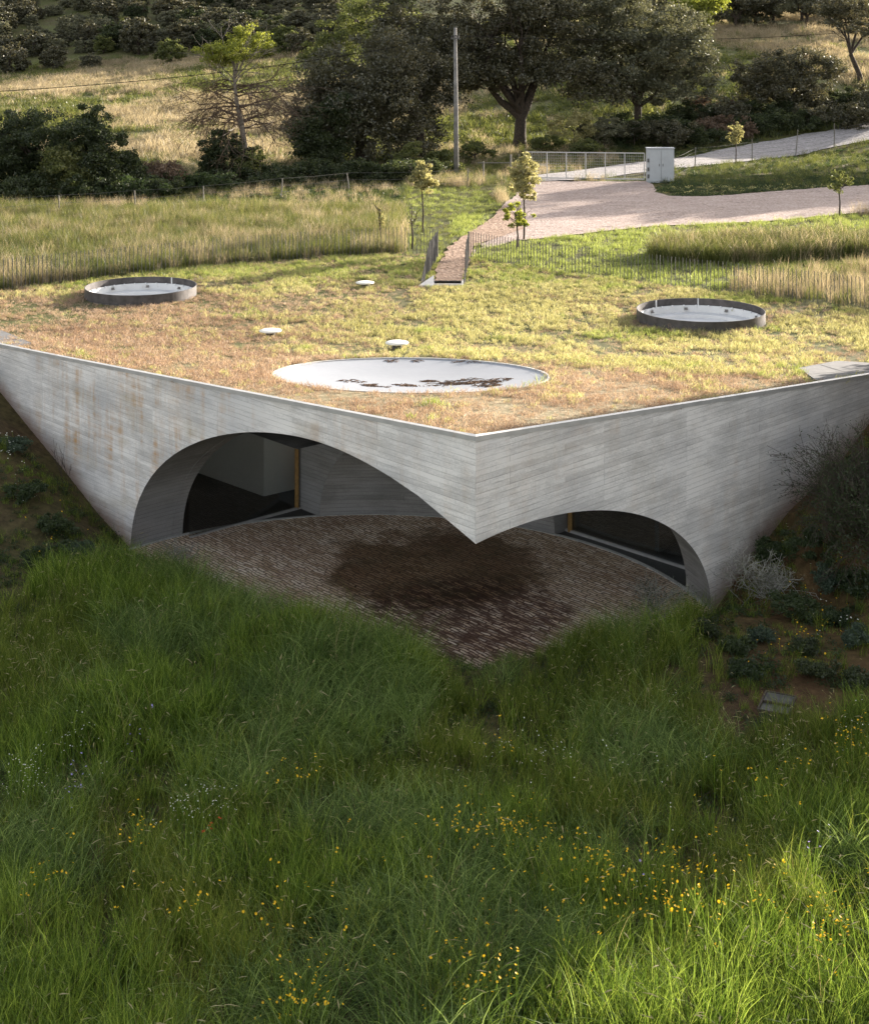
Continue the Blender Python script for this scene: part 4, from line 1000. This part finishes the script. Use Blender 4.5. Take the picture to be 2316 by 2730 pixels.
sapling('small green vase shaped sapling by the right picket fence', 1378, 668, 1.75, .95, .55, 'l_lime', 2200, .085, clump=.12)
sapling('pale sapling between the drive and the white road', 1960, 438, 2.6, 1.3, .50, 'l_pale', 2600, .09, clump=.16)
sapling('little dark green sapling at the far right of the drive', 2236, 580, 2.0, 1.05, .55, 'l_green', 2200, .075, clump=.14)
sapling('thin whip of a sapling by the left end of the stair path', 1098, 664, 1.6, 1.0, .22, 'l_olive', 260, .05, clump=.12, bare=True)
sapling('tall wiry weed rising at the end of the tall grass on the left', 1012, 640, 1.4, .9, .28, 'l_pale', 700, .05, clump=.10, bare=True)

# shrubs on the banks beside the house
def GP(px, py, dz=0):
    D = 30.0
    for _ in range(200):
        x = WD(px, D); D = .7*D+.3*(CAMH-gz(x, D)-dz)*FPX/(py-PY0)
    return WD(px, D), D
def stem_shrub(name, label, px, py, h, w, n, bark, leaf=None, nl=0, ls=.03, depth=2, cat='shrub', group=None, r0=.012, spread=.5):
    x, y = GP(px, py); r = thing(name, label, cat, (x, y, gz(x, y)), group)
    m = MB(); tips = []
    for k in range(n):
        an = rng.uniform(0, 6.28); q = rng.random()**.6
        d = Vector((math.cos(an)*w/h*q, math.sin(an)*w/h*q, 1)); branchy(m, (math.cos(an)*.06, math.sin(an)*.06, -.05), d, math.hypot(h, w*q)*rng.uniform(.6, .8), r0, depth, spread, 4, .01, 4, tips, .0035, (3, 5))
    m.build('stems', M[bark], r)
    if nl:
        vv = np.array([tuple(v) for v in m.v]); P = vv[rng.integers(0, len(vv), nl)]+rng.normal(size=(nl, 3))*.035
        P = P[P[:, 2] > .02]; v, f = leaf_quads(P, ls, .35); link('foliage', new_mesh('foliage', v, f, M[leaf]), r)
    return r
stem_shrub('broom_bush', 'large dark broom bush leaning on the right wall', 2305, 1432, 1.1, .75, 56, 'bark', 'weed', 22000, .045, 3, r0=.008)
stem_shrub('broom_bush', 'dark feathery bush at the right border above the reddish bank', 2345, 1500, 1.0, .7, 26, 'bark', 'weed', 9000, .06, 3)
stem_shrub('thorn_bush', 'pale grey thorny bush with long spiky twigs below the right wall', 2050, 1592, .46, .62, 16, 'thorn', 'l_olive', 3600, .03, 3, r0=.009, spread=.8)
stem_shrub('thorn_bush', 'spiky grey twigged plant in front of the right arch', 1745, 1655, .62, .36, 18, 'thorn', 'weed', 1500, .035, 2, r0=.009)
stem_shrub('dry_plant', 'grey brittle plant growing at the foot of the left arch', 470, 1468, .42, .32, 16, 'thorn', 'l_olive', 260, .025, 2, r0=.006)
stem_shrub('dry_weed', 'tall thin dry stems against the left wall', 178, 1290, .85, .22, 5, 'bark', None, 0, .03, 1, r0=.006, spread=.2)
for i, (px, py, w, h, mt, lab) in enumerate([(2170, 1500, .55, .75, 'weed', 'rounded dark bush between the broom and the thorn bush'), (2215, 1560, .50, .42, 'l_blue', 'low blue green cushion on the reddish bank'), (2130, 1650, .55, .45, 'weed', 'dark leafy clump below the thorn bush'),
        (2035, 1710, .28, .26, 'l_blue', 'small green tuft on bare red soil below the thorn bush'), (2140, 1740, .28, .22, 'l_dark', 'dull green cushion with yellow flowers on red soil'), (2180, 1810, .36, .30, 'l_dark', 'dull green tuft low on the reddish bank'), (2290, 1720, .36, .30, 'l_blue', 'green cushion near the right border'),
        (1880, 1700, .30, .35, 'l_dark', 'small dark bush at the foot of the right pillar'), (1790, 1700, .38, .30, 'weed', 'weedy clump beside the spiky twigged plant'), (2270, 1290, .5, .5, 'weed', 'weeds hanging over the top of the right bank'), (1960, 1740, .32, .26, 'weed', 'flat weedy patch left of the small green tuft'),
        (120, 1500, .6, .35, 'weed', 'wide low weeds at the lower end of the left bank'), (330, 1500, .3, .22, 'weed', 'small weeds in front of the left pillar'), (2300, 1580, .5, .4, 'weed', 'dark weeds by the right border below the broom bush'), (2060, 1500, .4, .5, 'weed', 'dark leafy bush behind the thorn bush'), (2230, 1660, .32, .22, 'weed', 'flat green patch among yellow flowers on red soil'), (2290, 1830, .35, .22, 'l_dark', 'low dull green patch at the right border under the bank'), (2000, 1800, .35, .2, 'weed', 'thin dark weeds between bank and tall grass'), (150, 1420, .5, .4, 'weed', 'dark leafy clump on the left bank'), (60, 1330, .5, .35, 'weed', 'weedy clump at the left border under the wall'), (210, 1480, .45, .32, 'l_blue', 'bluish weeds near the left pillar'), (40, 1200, .4, .3, 'l_blue', 'weeds right under the far left end of the wall')]):
    x, y = GP(px, py); tree('bank_shrub', lab, 'shrub', x, y, lobes(0, 0, h*.45, w, w, h*.55, 6, .5, 150+i), int(9000*w), .045, mt, clump=.12, low=-1)
for i, (x, y, w, h) in enumerate([(12.5, 27.6, 1.5, 3.2), (12.6, 30.4, 1.4, 3.4), (12.3, 33.7, 1.25, 3.3), (13.9, 35.5, 1.3, 3.4), (15.6, 37.2, 1.3, 3.2), (13.2, 32.2, 1.2, 3.0), (14.8, 32.6, 1.5, 3.4), (15.6, 30.4, 1.8, 4.2), (18.0, 34.0, 2.0, 4.6), (19.0, 37.6, 2.0, 4.4), (16.4, 36.0, 1.3, 2.6)]):  # unseen trees added to block low sun from the foreground grass
    tree('bank_tree', 'small unseen tree added right of the view to shade the foreground', 'tree', x, y, lobes(0, 0, h*.5, w*1.05, w*1.05, h*.5, 8, .5, 190+i), 15000, .16, 'l_dark', h*.3, .06, clump=.35, low=-1, group='unseen shade trees added right of the house')
# inspection frame in the grass
x, y = GP(2070, 1905); z = gz(x, y)
r = thing('drain_frame', 'rusty open metal grate frame lying among the weeds at the right', 'grate', (x, y, z+.16), rot=R_(-24)); r.scale = (.75, .75, .75)
m = MB()
for a, b in (((-.30,-.42,0),(.30,-.42,0)), ((.30,-.42,0),(.30,.42,.02)), ((.30,.42,.02),(-.30,.42,.02)), ((-.30,.42,.02),(-.30,-.42,0)), ((-.28,0,.01),(.28,0,.01))): m.beam(a, b, .035, .05)
m.build('frame', M['bark'], r)
m = MB()
for k in range(14): m.beam((-.27, .03+.028*k, .02), (.27, .03+.028*k, .02), .012, .015)
m.build('grille', M['grey_metal'], r)
m = MB(); m.box((0, -.2, -.12), (.55, .40, .22)); m.build('pit', M['floor'], r)
# dead grass blown onto the disc
v = []; 
for (a, b, sx, sy, n) in ((-1.05, 31.0, .5, .22, 170), (-.6, 31.2, .3, .2, 60), (.1, 31.3, .5, .3, 40), (1.4, 31.6, .3, .3, 60), (-1.8, 31.5, .3, .2, 25), (-.1, 31.95, .3, .10, 60), (.5, 32.05, .6, .22, 150), (.8, 31.5, .4, .22, 120), (1.1, 30.9, .28, .36, 150), (.25, 31.6, .15, .06, 20), (-.6, 34.2, .6, .12, 40), (.9, 34.1, .5, .12, 40)):
    ang = rng.uniform(0, 6.28, n); rr = np.sqrt(rng.random(n))
    for x, y in zip(a+sx*rr*np.cos(ang), b+sy*rr*np.sin(ang)):
        if fbm(np.array([x*3.]), np.array([y*3.]))[0] > .49 and math.hypot(x-DISH[0], y-DISH[1]) < DRAD-.05: v.append((x, y))
m = MB()
for x, y in v:
    z = float(roof_z(x, y))-.02-.20*(1-(math.hypot(x-DISH[0], y-DISH[1])/DRAD)**2)
    an = rng.uniform(0, 3.14); L = rng.uniform(.04, .13); d = Vector((math.cos(an), math.sin(an), 0))*L
    m.tube([Vector((x, y, z+.004))-d, (x, y, z+.012+rng.random()*.02), Vector((x, y, z+.004))+d], .007, 3, False)
o = m.build('fallen_grass', M['debris'], None, kind='stuff'); o['label'] = 'clumps of dead brown grass lying on the pale disc'; o['category'] = 'debris'

# ------------------------------------------------------------------ grasses and flowers (stuff): tufts instanced on scattered points
def blades(n, h, w, rad, bend, seg=4, hv=.35, stalk=0, head=0):
    V = []; Fq = []; MI = []
    an = rng.uniform(0, 2*np.pi, n); rr = rad*np.sqrt(rng.random(n)); bx, by = rr*np.cos(an), rr*np.sin(an)
    H = h*(1-hv+2*hv*rng.random(n)*.75); la = rng.uniform(0, 2*np.pi, n); b = bend*(.3+1.1*rng.random(n))
    sa = rng.uniform(0, np.pi, n)
    t = np.linspace(0, 1, seg+1)
    for i in range(n):
        dx, dy = math.cos(la[i]), math.sin(la[i]); hor = H[i]*b[i]*(.25*t+.75*t**2.2); z = H[i]*(t-.42*b[i]*t**3)
        ww = w*(1-t**1.6*.92)*.5; sx, sy = math.cos(sa[i]), math.sin(sa[i]); k = len(V)
        for j in range(seg+1):
            x, y = bx[i]+dx*hor[j], by[i]+dy*hor[j]; V.append((x-sx*ww[j], y-sy*ww[j], z[j])); V.append((x+sx*ww[j], y+sy*ww[j], z[j]))
        for j in range(seg): Fq.append((k+2*j, k+2*j+1, k+2*j+3, k+2*j+2)); MI.append(0)
        if i < head:                                           # a nodding seed head on the tip
            p = np.array([bx[i]+dx*hor[-1], by[i]+dy*hor[-1], z[-1]]); d = np.array([dx*.8, dy*.8, -.25*b[i]*2+.35]); d /= np.linalg.norm(d)
            sid = np.array([-dy, dx, 0])*.007; L = h*.13; k = len(V)
            for q, ws in ((0, .4), (.4, 1), (1, .2)):
                c = p+d*L*q-np.array([0, 0, .25*L*q*q]); V.append(tuple(c-sid*ws)); V.append(tuple(c+sid*ws))
            for q in range(2): Fq.append((k+2*q, k+2*q+1, k+2*q+3, k+2*q+2)); MI.append(1)
    return V, Fq, MI
def tuftset(name, kinds_n, mats, **kw):
    c = bpy.data.collections.new(name)
    for i in range(kinds_n):
        V, Fq, MI = blades(**kw); me = new_mesh(name, V, np.array(Fq), [M[q] for q in mats], mi=MI if len(mats) > 1 else None)
        c.objects.link(bpy.data.objects.new(name+'_%02d' % i, me))
    return c
def leafset(name, n, mat, cnt, rad, h, ls):
    c = bpy.data.collections.new(name)
    for i in range(n):
        P = rng.normal(size=(cnt, 3))*[rad*.5, rad*.5, h*.3]; P[:, 2] = np.abs(P[:, 2])+.01
        v, f = leaf_quads(P, ls, .6, 1); c.objects.link(bpy.data.objects.new(name+'_%02d' % i, new_mesh(name, v, f, M[mat])))
    return c
def flowerset(name, n, mat, r, h, k=1, stem='g_lush', petals=7):
    c = bpy.data.collections.new(name)
    for i in range(n):
        V = []; Fl = []; MI = []
        for q in range(k):
            ox, oy = (rng.normal(size=2)*.07 if k > 1 else (0, 0)); hh = h*rng.uniform(.75, 1.1); b = len(V); tl = rng.normal(size=2)*.35
            V += [(ox-.003, oy, 0), (ox+.003, oy, 0), (ox+.002, oy, hh), (ox-.002, oy, hh)]; Fl.append((b, b+1, b+2, b+3)); MI.append(1)
            for p in range(petals):
                an = 2*math.pi*p/petals; a2 = .36; b = len(V); z = lambda x, y: hh+x*tl[0]+y*tl[1]
                pts = [(0, 0), (math.cos(an-a2)*r*.7, math.sin(an-a2)*r*.7), (math.cos(an)*r, math.sin(an)*r), (math.cos(an+a2)*r*.7, math.sin(an+a2)*r*.7)]
                V += [(ox+x, oy+y, z(x, y)+.2*r*(x*x+y*y)/r/r) for x, y in pts]; Fl.append((b, b+1, b+2, b+3)); MI.append(0)
        c.objects.link(bpy.data.objects.new(name+'_%02d' % i, new_mesh(name, V, np.array(Fl), [M[mat], M[stem]], mi=MI)))
    return c
def scatter(name, label, cat, sets, x, y, z, which, scl, tilt=.12, lean=None):
    """one object: points carrying a rotation, a scale and the tuft they show"""
    big = bpy.data.collections.new(name+'_tufts'); off = [0]
    for c in sets:
        for o in sorted(c.objects, key=lambda o: o.name):
            big.objects.link(bpy.data.objects.new('%s%d_%03d' % (name, len(bpy.data.node_groups), len(big.objects)), o.data))
        off.append(len(big.objects))
    off = np.array(off); n = len(x)
    idx = off[which]+(rng.random(n)*(off[which+1]-off[which])).astype(int)
    me = bpy.data.meshes.new(name); me.vertices.add(n); me.vertices.foreach_set('co', np.column_stack([x, y, z]).astype(np.float32).ravel())
    rot = np.column_stack([rng.normal(size=n)*tilt, rng.normal(size=n)*tilt, rng.random(n)*6.283])
    if lean is not None: rot[:, 0] += lean[0]; rot[:, 1] += lean[1]
    for nm, tp, arr in (('t_idx', 'INT', idx.astype(np.int32)), ('t_scl', 'FLOAT', scl.astype(np.float32))):
        me.attributes.new(nm, tp, 'POINT').data.foreach_set('value', arr)
    me.attributes.new('t_rot', 'FLOAT_VECTOR', 'POINT').data.foreach_set('vector', rot.astype(np.float32).ravel())
    o = link(name, me, None, None, label, cat, None, 'stuff')
    g = bpy.data.node_groups.new(name, 'GeometryNodeTree')
    g.interface.new_socket('Geometry', in_out='INPUT', socket_type='NodeSocketGeometry'); g.interface.new_socket('Geometry', in_out='OUTPUT', socket_type='NodeSocketGeometry')
    N = g.nodes; gi = N.new('NodeGroupInput'); go = N.new('NodeGroupOutput'); ip = N.new('GeometryNodeInstanceOnPoints'); ci = N.new('GeometryNodeCollectionInfo')
    ci.inputs['Collection'].default_value = big; ci.inputs['Separate Children'].default_value = True; ci.inputs['Reset Children'].default_value = True
    ip.inputs['Pick Instance'].default_value = True
    def att(nm, tp):
        a = N.new('GeometryNodeInputNamedAttribute'); a.data_type = tp; a.inputs['Name'].default_value = nm
        return [s for s in a.outputs if s.enabled and s.name == 'Attribute'][0]
    L = g.links; L.new(gi.outputs[0], ip.inputs['Points']); L.new(ci.outputs[0], ip.inputs['Instance']); L.new(att('t_idx', 'INT'), ip.inputs['Instance Index'])
    er = N.new('FunctionNodeEulerToRotation'); L.new(att('t_rot', 'FLOAT_VECTOR'), er.inputs[0]); L.new(er.outputs[0], ip.inputs['Rotation'])
    L.new(att('t_scl', 'FLOAT'), ip.inputs['Scale']); L.new(ip.outputs[0], go.inputs[0])
    md = o.modifiers.new('grow', 'NODES'); md.node_group = g
    return o
def fan(y0, y1, dens, pad=1.5, u0=-.30, u1=.30):
    """uniform points in the ground seen between two distances"""
    A = (y1-y0)*((u1-u0)*(y0+y1)/2+2*pad); n = int(A*dens*1.0); y = np.sqrt(rng.random(n)*(y1**2-y0**2)+y0**2)
    x = u0*y-pad+rng.random(n)*((u1-u0)*y+2*pad); return x, y
def poly_in(x, y, p):
    c = np.zeros(len(x), bool); p = np.array(p)
    for i in range(len(p)):
        a, b = p[i], p[(i+1) % len(p)]
        c ^= ((a[1] > y) != (b[1] > y)) & (x < (b[0]-a[0])*(y-a[1])/(b[1]-a[1]+1e-12)+a[0])
    return c
bare_all = lambda x, y: poly_in(x, y, yard) | poly_in(x, y, path_poly) | poly_in(x, y, road)

# --- the tall meadow in front
S_l = tuftset('lush_tuft', 6, ['g_lush', 'seed'], n=34, h=.66, w=.0105, rad=.15, bend=.45, seg=5, head=0)
S_a = tuftset('drooping_tuft', 5, ['g_arch', 'seed'], n=30, h=.74, w=.0095, rad=.13, bend=.95, seg=6, head=0)
S_o = tuftset('olive_tuft', 5, ['g_olive', 'seed'], n=30, h=.68, w=.008, rad=.14, bend=.42, seg=4, head=1)
S_w = leafset('broad_weed', 4, 'weed', 70, .22, .25, .055)
S_st = tuftset('oat_stalks', 4, ['seed', 'seed'], n=5, h=.95, w=.005, rad=.12, bend=.55, seg=6, head=2)
S_dead = tuftset('dead_stalks', 4, ['twigbrown', 'seed'], n=12, h=.62, w=.006, rad=.15, bend=.7, seg=4, head=3)
S_low = tuftset('low_tuft', 4, ['g_lush', 'seed'], n=30, h=.22, w=.006, rad=.13, bend=.5, seg=3)
x, y = fan(12.2, 33, 46, 1.2)
o = outside(x, y); o = o+1.75*np.exp(-((x-CX)**2+(y-CY-.3)**2)/3.2**2); k = (o > .10); x, y, o = x[k], y[k], o[k]
sRr = (x-CX)*.7071+(y-CY)*.7071; sLl = (x-CX)*dLv[0]+(y-CY)*dLv[1]
z = ground_z(x, y)
bankR = sstep(3.4, 5.6, x-.35*(y-24)+.8*(fbm(x*.6, y*.6)-.5)*3)*sstep(19.5, 22.5, y+(fbm(x*.5, y*.5)-.5)*3)
bankL = sstep(7.4, 9.2, sLl+(fbm(x*.5, y*.5)-.5)*2)*(x < -3)
bank = np.maximum(bankR, bankL)
n1 = fbm(x*.28+3, y*.28); n2 = fbm(x*.5+31, y*.5+7); n3 = fbm(x*1.3, y*1.3+50)
wl_ = np.where(n2 > .54, 1, 0); wl_ = np.where((n1 < .43), 2, wl_)
lod = ((x-WD(925, y))**2/1.3**2+(y-22.4)**2/2.2**2 < 1+.5*(n3-.5)) | ((x+.6)**2/1.2**2+(y-18.6)**2/.9**2 < 1) | ((x-2.9)**2/1.0+(y-20.6)**2/1.2 < 1)
wl_ = np.where(lod, 1, wl_)
wl_ = np.where(rng.random(len(x)) < .15, rng.integers(0, 3, len(x)), wl_)
wl_ = np.where(rng.random(len(x)) < .04, 4, wl_); wl_ = np.where(rng.random(len(x)) < .06, 6, wl_); wl_ = np.where((rng.random(len(x)) < .30*(n3 < .44)) | (rng.random(len(x)) < .02), 3, wl_)
edge_low = (o < .55+.5*n3) | (outside(x, y) < .0)
u = rng.random(len(x)); on_bank = bank > .5+.1*rng.normal(size=len(x))
wl_ = np.where(on_bank, np.where(u < .35, 3, np.where(u < .9, 5, 2)), wl_)
wl_ = np.where(edge_low & ~on_bank & (u < .7), np.where(u < .35, 3, 5), wl_)
scl = (.62+.75*n1+.45*(n3-.5))*rng.uniform(.75, 1.2, len(x))*np.clip(.55+.35*o, .55, 1)
scl = scl*(.45+.55*sstep(-.2, .5, outside(x, y)))
scl = np.where(on_bank, rng.uniform(.35, .9, len(x))*(.6+.5*n3), scl)
keep = (~on_bank | (rng.random(len(x)) < np.where(x < 0, .55, .34)+.9*np.clip(n3-.42, 0, 1)*2)) & (n3+.30*rng.random(len(x)) > .43)
x, y, z, wl_, scl = x[keep], y[keep], z[keep], wl_[keep], scl[keep]
scatter('tall_grass', 'dense tall green meadow grass filling the foreground below the house', 'grass', [S_l, S_a, S_o, S_w, S_st, S_low, S_dead], x, y, z, wl_, scl, .14)

# --- lawn on the roof and inside the railings
S_g = tuftset('lawn_tuft', 5, ['g_short'], n=24, h=.125, w=.009, rad=.12, bend=.7, seg=3)
S_d = tuftset('dry_tuft', 5, ['g_dry'], n=24, h=.105, w=.008, rad=.13, bend=1.1, seg=3)
S_b = tuftset('fresh_tuft', 4, ['g_bright'], n=26, h=.15, w=.009, rad=.12, bend=.6, seg=3)
x, y = fan(22.5, 54.5, 62, 1.0, -.30, .30)
k = (outside(x, y) < -.10) & (np.hypot(x-DISH[0], y-DISH[1]) > DRAD+.05)
for s in SKY: k &= np.hypot(x-s[0], y-s[1]) > s[2]+.04
k &= ~poly_in(x, y, path_poly) & ~((x > -.5) & (x < .95) & (y > 46.2) & (y < 47.6))
hx = [pe, p0, p1, p2, pf]; k &= ~poly_in(x, y, hx)
FL = [(-60, 43)]+[LF[-1]]+LF[::-1]+RF+[(60, 36), (60, 10), (-60, 10)]
k &= poly_in(x, y, FL)
x, y = x[k], y[k]; z = roof_z(x, y)*in_roof(x, y)+ground_z(x, y)*~in_roof(x, y)-.01
na = fbm(x*.22+7, y*.30); nb = fbm(x*.9, y*.9+3); nc_ = fbm(x*.35+70, y*.5+11)
green = .92*sstep(30.0, 36.5, y+5*(na-.5)*2-.35*np.abs(x-1)*(x < 1)*.6+1.3*(nb-.5)*2)
dryL = sstep(1, -7, x+3*(na-.5))*sstep(48, 42, y+3*(nb-.5))*.85
near_ring = np.minimum.reduce([np.hypot(x-s[0], y-s[1])-s[2] for s in SKY])
pg = np.clip(.88*green-dryL-.5*sstep(.7, 0, near_ring)+(nb-.5)*1.5+(nc_-.5)*.7, .04, .96)
pb = np.clip(sstep(44.5, 50, y)*.55+sstep(.60, .72, nc_)*.6, 0, .8)
u = rng.random(len(x)); wh = np.where(u < pg, np.where(rng.random(len(x)) < pb, 2, 0), 1)
scl = rng.uniform(.55, 1.25, len(x))*(.5+.9*nb)
k = rng.random(len(x)) < np.where(nb < .40, .42, 1.0)
x, y, z, wh, scl = x[k], y[k], z[k], wh[k], scl[k]
scatter('roof_grass', 'short sunlit grass on the roof, straw brown towards the concrete edge', 'grass', [S_g, S_d, S_b], x, y, z, wh, scl, .3)

# --- rough grass around the garden and behind the fences
S_m = tuftset('meadow_tuft', 5, ['g_mead', 'seed'], n=30, h=.55, w=.010, rad=.20, bend=.5, seg=4, head=5)
S_s = tuftset('straw_tuft', 5, ['g_straw', 'seed'], n=30, h=.58, w=.009, rad=.20, bend=.5, seg=4, head=9)
S_sh = tuftset('garden_tuft', 4, ['g_bright'], n=30, h=.17, w=.012, rad=.20, bend=.6, seg=3)
S_wd = leafset('garden_weed', 4, 'weed', 60, .3, .3, .09)
S_yl = leafset('yellow_weed', 3, 'g_short', 60, .3, .22, .07)
x, y = fan(40, 100, 12, 2.0)
k = ~poly_in(x, y, FL) & ~bare_all(x, y) & (outside(x, y) < 0); x, y = x[k], y[k]; z = ground_z(x, y)
na = fbm(x*.2, y*.2+9); nb = fbm(x*.8+9, y*.8)
wh = np.where(nb+.2*rng.random(len(x)) > .64, 1, 0); scl = rng.uniform(.6, 1.2, len(x))*(.6+.7*nb)
tallR = poly_in(x, y, [W2(*p) for p in [(1740,700),(1752,676),(1850,664),(2060,660),(2600,655),(2600,690),(2316,694),(1900,706)]])
goldR = poly_in(x, y, [W2(*p) for p in [(1950,772),(1990,740),(2316,722),(2600,722),(2600,900),(2316,838),(2100,805)]])
lawnR = (x > .8) & (y < 64) & ~tallR & ~goldR
lawnL = (x > WD(1085, y)) & (x < 3) & (y < 76)
shade = (y > 66) & (x < WD(1080, y)); bnk = (x > WD(1640, y)) & (y > 66)
wh = np.where(lawnR, 2, np.where(lawnL, np.where(rng.random(len(x)) < .3, 2, 0), wh)); scl = np.where(lawnR, rng.uniform(.6, 1.4, len(x)), np.where(lawnL, np.where(wh == 2, 1.0, .38)*rng.uniform(.7, 1.2, len(x)), scl))  # left lawn mostly darker tufts, its tree shade put into the grass colour
scl = np.where(tallR, rng.uniform(1.25, 1.9, len(x)), scl); wh = np.where(tallR, np.where(rng.random(len(x)) < .3, 1, 0), wh)
wh = np.where(goldR, np.where(rng.random(len(x)) < .75, 1, 0), wh)
u = rng.random(len(x)); wh = np.where(shade & (u < .6), 3, wh); wh = np.where(bnk & (u < .75), 3, np.where(bnk, 0, wh)); wh = np.where(bnk & (u > .6) & (y < 76), 4, wh)
scl = np.where(shade | bnk, scl*.8, scl)
hedge = (y > 74) & (x > 2) & (x < 12)
k = (~hedge | (u < .35)) & ~((y > 80) & bnk & (u < .5))
x, y, z, wh, scl = x[k], y[k], z[k], wh[k], scl[k]
scatter('garden_grass', 'rough grass and weeds around the drive and behind the picket fences', 'grass', [S_m, S_s, S_sh, S_wd, S_yl], x, y, z, wh, scl, .15)
for nm, P, c, d in (('left', None, 1, 14), ('right', [W2(*p) for p in [(1740,702),(1752,676),(1850,664),(2600,655),(2600,690),(1900,708)]], 0, 26)):
    if nm == 'left':
        x, y = fan(43, 66, d, 1, -.30, -.02); k = ~poly_in(x, y, FL) & (x < WD(1060, y)); sc_ = 1.0
    else:
        x, y = fan(46, 60, d, 1, .08, .32); k = poly_in(x, y, P); sc_ = 1.45
    x, y = x[k], y[k]; nb = fbm(x*.5+2, y*.5)
    scatter('reed_grass', 'tall pale meadow grass standing behind the left picket fence' if nm == 'left' else 'block of uncut tall green grass right of the drive', 'grass', [S_m, S_s] if nm == 'left' else [tuftset('block_tuft', 4, ['g_mead', 'seed'], n=32, h=.55, w=.011, rad=.2, bend=.45, seg=4, head=4), tuftset('block_straw', 3, ['g_straw', 'seed'], n=30, h=.6, w=.010, rad=.2, bend=.5, seg=4, head=9)],
            x, y, ground_z(x, y), np.where(rng.random(len(x)) < (.08 if nm == 'left' else .22)*(.4+nb*1.2), 1, 0), rng.uniform(.8, 1.25, len(x))*sc_*(.7+.6*nb), .12)

# --- the far slopes
S_f = tuftset('slope_tuft', 4, ['g_straw'], n=40, h=.75, w=.030, rad=.55, bend=.7, seg=3)
S_f2 = tuftset('slope_green', 4, ['g_mead'], n=40, h=.70, w=.032, rad=.55, bend=.7, seg=3)
S_f3 = leafset('slope_weed', 3, 'g_mead', 70, .7, .7, .16)
x, y = fan(90, 205, 2.1, 4)
k = ~bare_all(x, y) & ~((y < 100) & (x > 2)); x, y = x[k], y[k]; z = ground_z(x, y)
na = fbm(x*.05+3, y*.03+3); nb = fbm(x*.25, y*.2)
pst = np.clip((na-.47)*6+(nb-.5)*2.2+.10+sstep(140, 200, y)*.4+.4*((x > 10) & (y > 113)), .06, .92)*np.where((y < 113) & (x > 6), .25, 1); u = rng.random(len(x)); wh = np.where(u < pst, 0, np.where(rng.random(len(x)) < .45, 2, 1))  # straw cut on the near right slope, shade put into the grass mix
scl = rng.uniform(.6, 1.3, len(x))*(.5+nb); k = nb+.3*rng.random(len(x)) > .48
scatter('slope_grass', 'golden and green wild grass over the hillside beyond the oaks', 'grass', [S_f, S_f2, S_f3], x[k], y[k], z[k], wh[k], scl[k], .15)

# --- flowers
F_y = flowerset('yellow_flower', 3, 'f_yellow', .0145, .70, 2); F_w = flowerset('white_flower', 3, 'f_white', .0085, .62, 4); F_r = flowerset('red_flower', 2, 'f_red', .024, .62, 1, petals=4)
F_v = flowerset('violet_flower', 2, 'f_violet', .013, .6, 2); F_yl = flowerset('low_flower', 3, 'f_yellow', .014, .16, 1)
def patch(lst, zoff):
    xs, ys, ws = [], [], []
    for px, py, rx, ry, n, w in lst:
        for _ in range(int(n*.85)):
            qx, qy = (px+rng.normal()*rx*.55)*1.3129, (py+rng.normal()*ry*.55)*1.3129
            D = 22.
            for _ in range(6): D = min(36., .5*D+.5*(CAMH-gz(WD(qx, D), D)-zoff)*FPX/(qy-PY0))
            xx = WD(qx, D)
            if outside(xx, D) > .15: xs.append(xx); ys.append(D); ws.append(w)
    return np.array(xs), np.array(ys), np.array(ws)
P1 = [(1000,1685,110,26,60,0),(1080,1700,60,14,16,0),(1210,1760,60,40,32,0),(1330,1830,120,60,60,0),(1400,1750,60,30,16,0),(600,2030,60,30,38,0),(960,1985,80,40,34,0),(280,1690,40,18,16,0),(590,1572,40,16,12,0),
      (1730,1490,40,30,30,0),(1700,1900,60,40,34,0),(1500,1820,120,60,18,0),(1000,1850,700,180,60,0),(560,1880,60,50,8,0),(330,1860,90,50,12,0),(1480,1640,140,60,10,0),(1020,1520,30,16,7,0),(90,1790,60,60,16,0),(1640,1560,120,50,14,0),
      (50,1570,55,22,26,1),(390,1640,60,26,26,1),(150,1500,50,30,14,1),(1060,1500,60,20,10,1),(1730,1500,30,30,8,1),(1180,1560,400,200,24,1),(430,1656,18,8,5,2),(460,1660,20,6,2,2),(170,1590,60,30,12,3),(1320,1755,14,10,3,3),(1680,1700,30,30,4,3),(260,1470,60,60,6,3)]
x, y, w = patch(P1, .62)
scatter('meadow_flowers', 'yellow, white and a few red wild flowers sprinkled through the tall grass', 'flowers', [F_y, F_w, F_r, F_v], x, y, ground_z(x, y), w, rng.uniform(.85, 1.25, len(x)), .15)
P2 = [(1640,1230,70,60,46,0),(1700,1130,50,60,20,0),(1600,1300,90,40,24,0),(1560,1160,40,30,8,0),(250,1100,60,50,22,0),(140,1070,80,60,20,0),(15,900,30,24,24,1),(1640,1100,60,60,16,1),(1700,1230,50,60,14,1),(1240,1290,80,20,4,0),(60,980,40,50,14,1)]
x, y, w = patch(P2, .16)
scatter('bank_flowers', 'small yellow and white flowers dotted over the reddish banks', 'flowers', [F_yl, flowerset('tiny_white', 2, 'f_white', .014, .15, 2)], x, y, ground_z(x, y), w, rng.uniform(.8, 1.3, len(x)), .15)
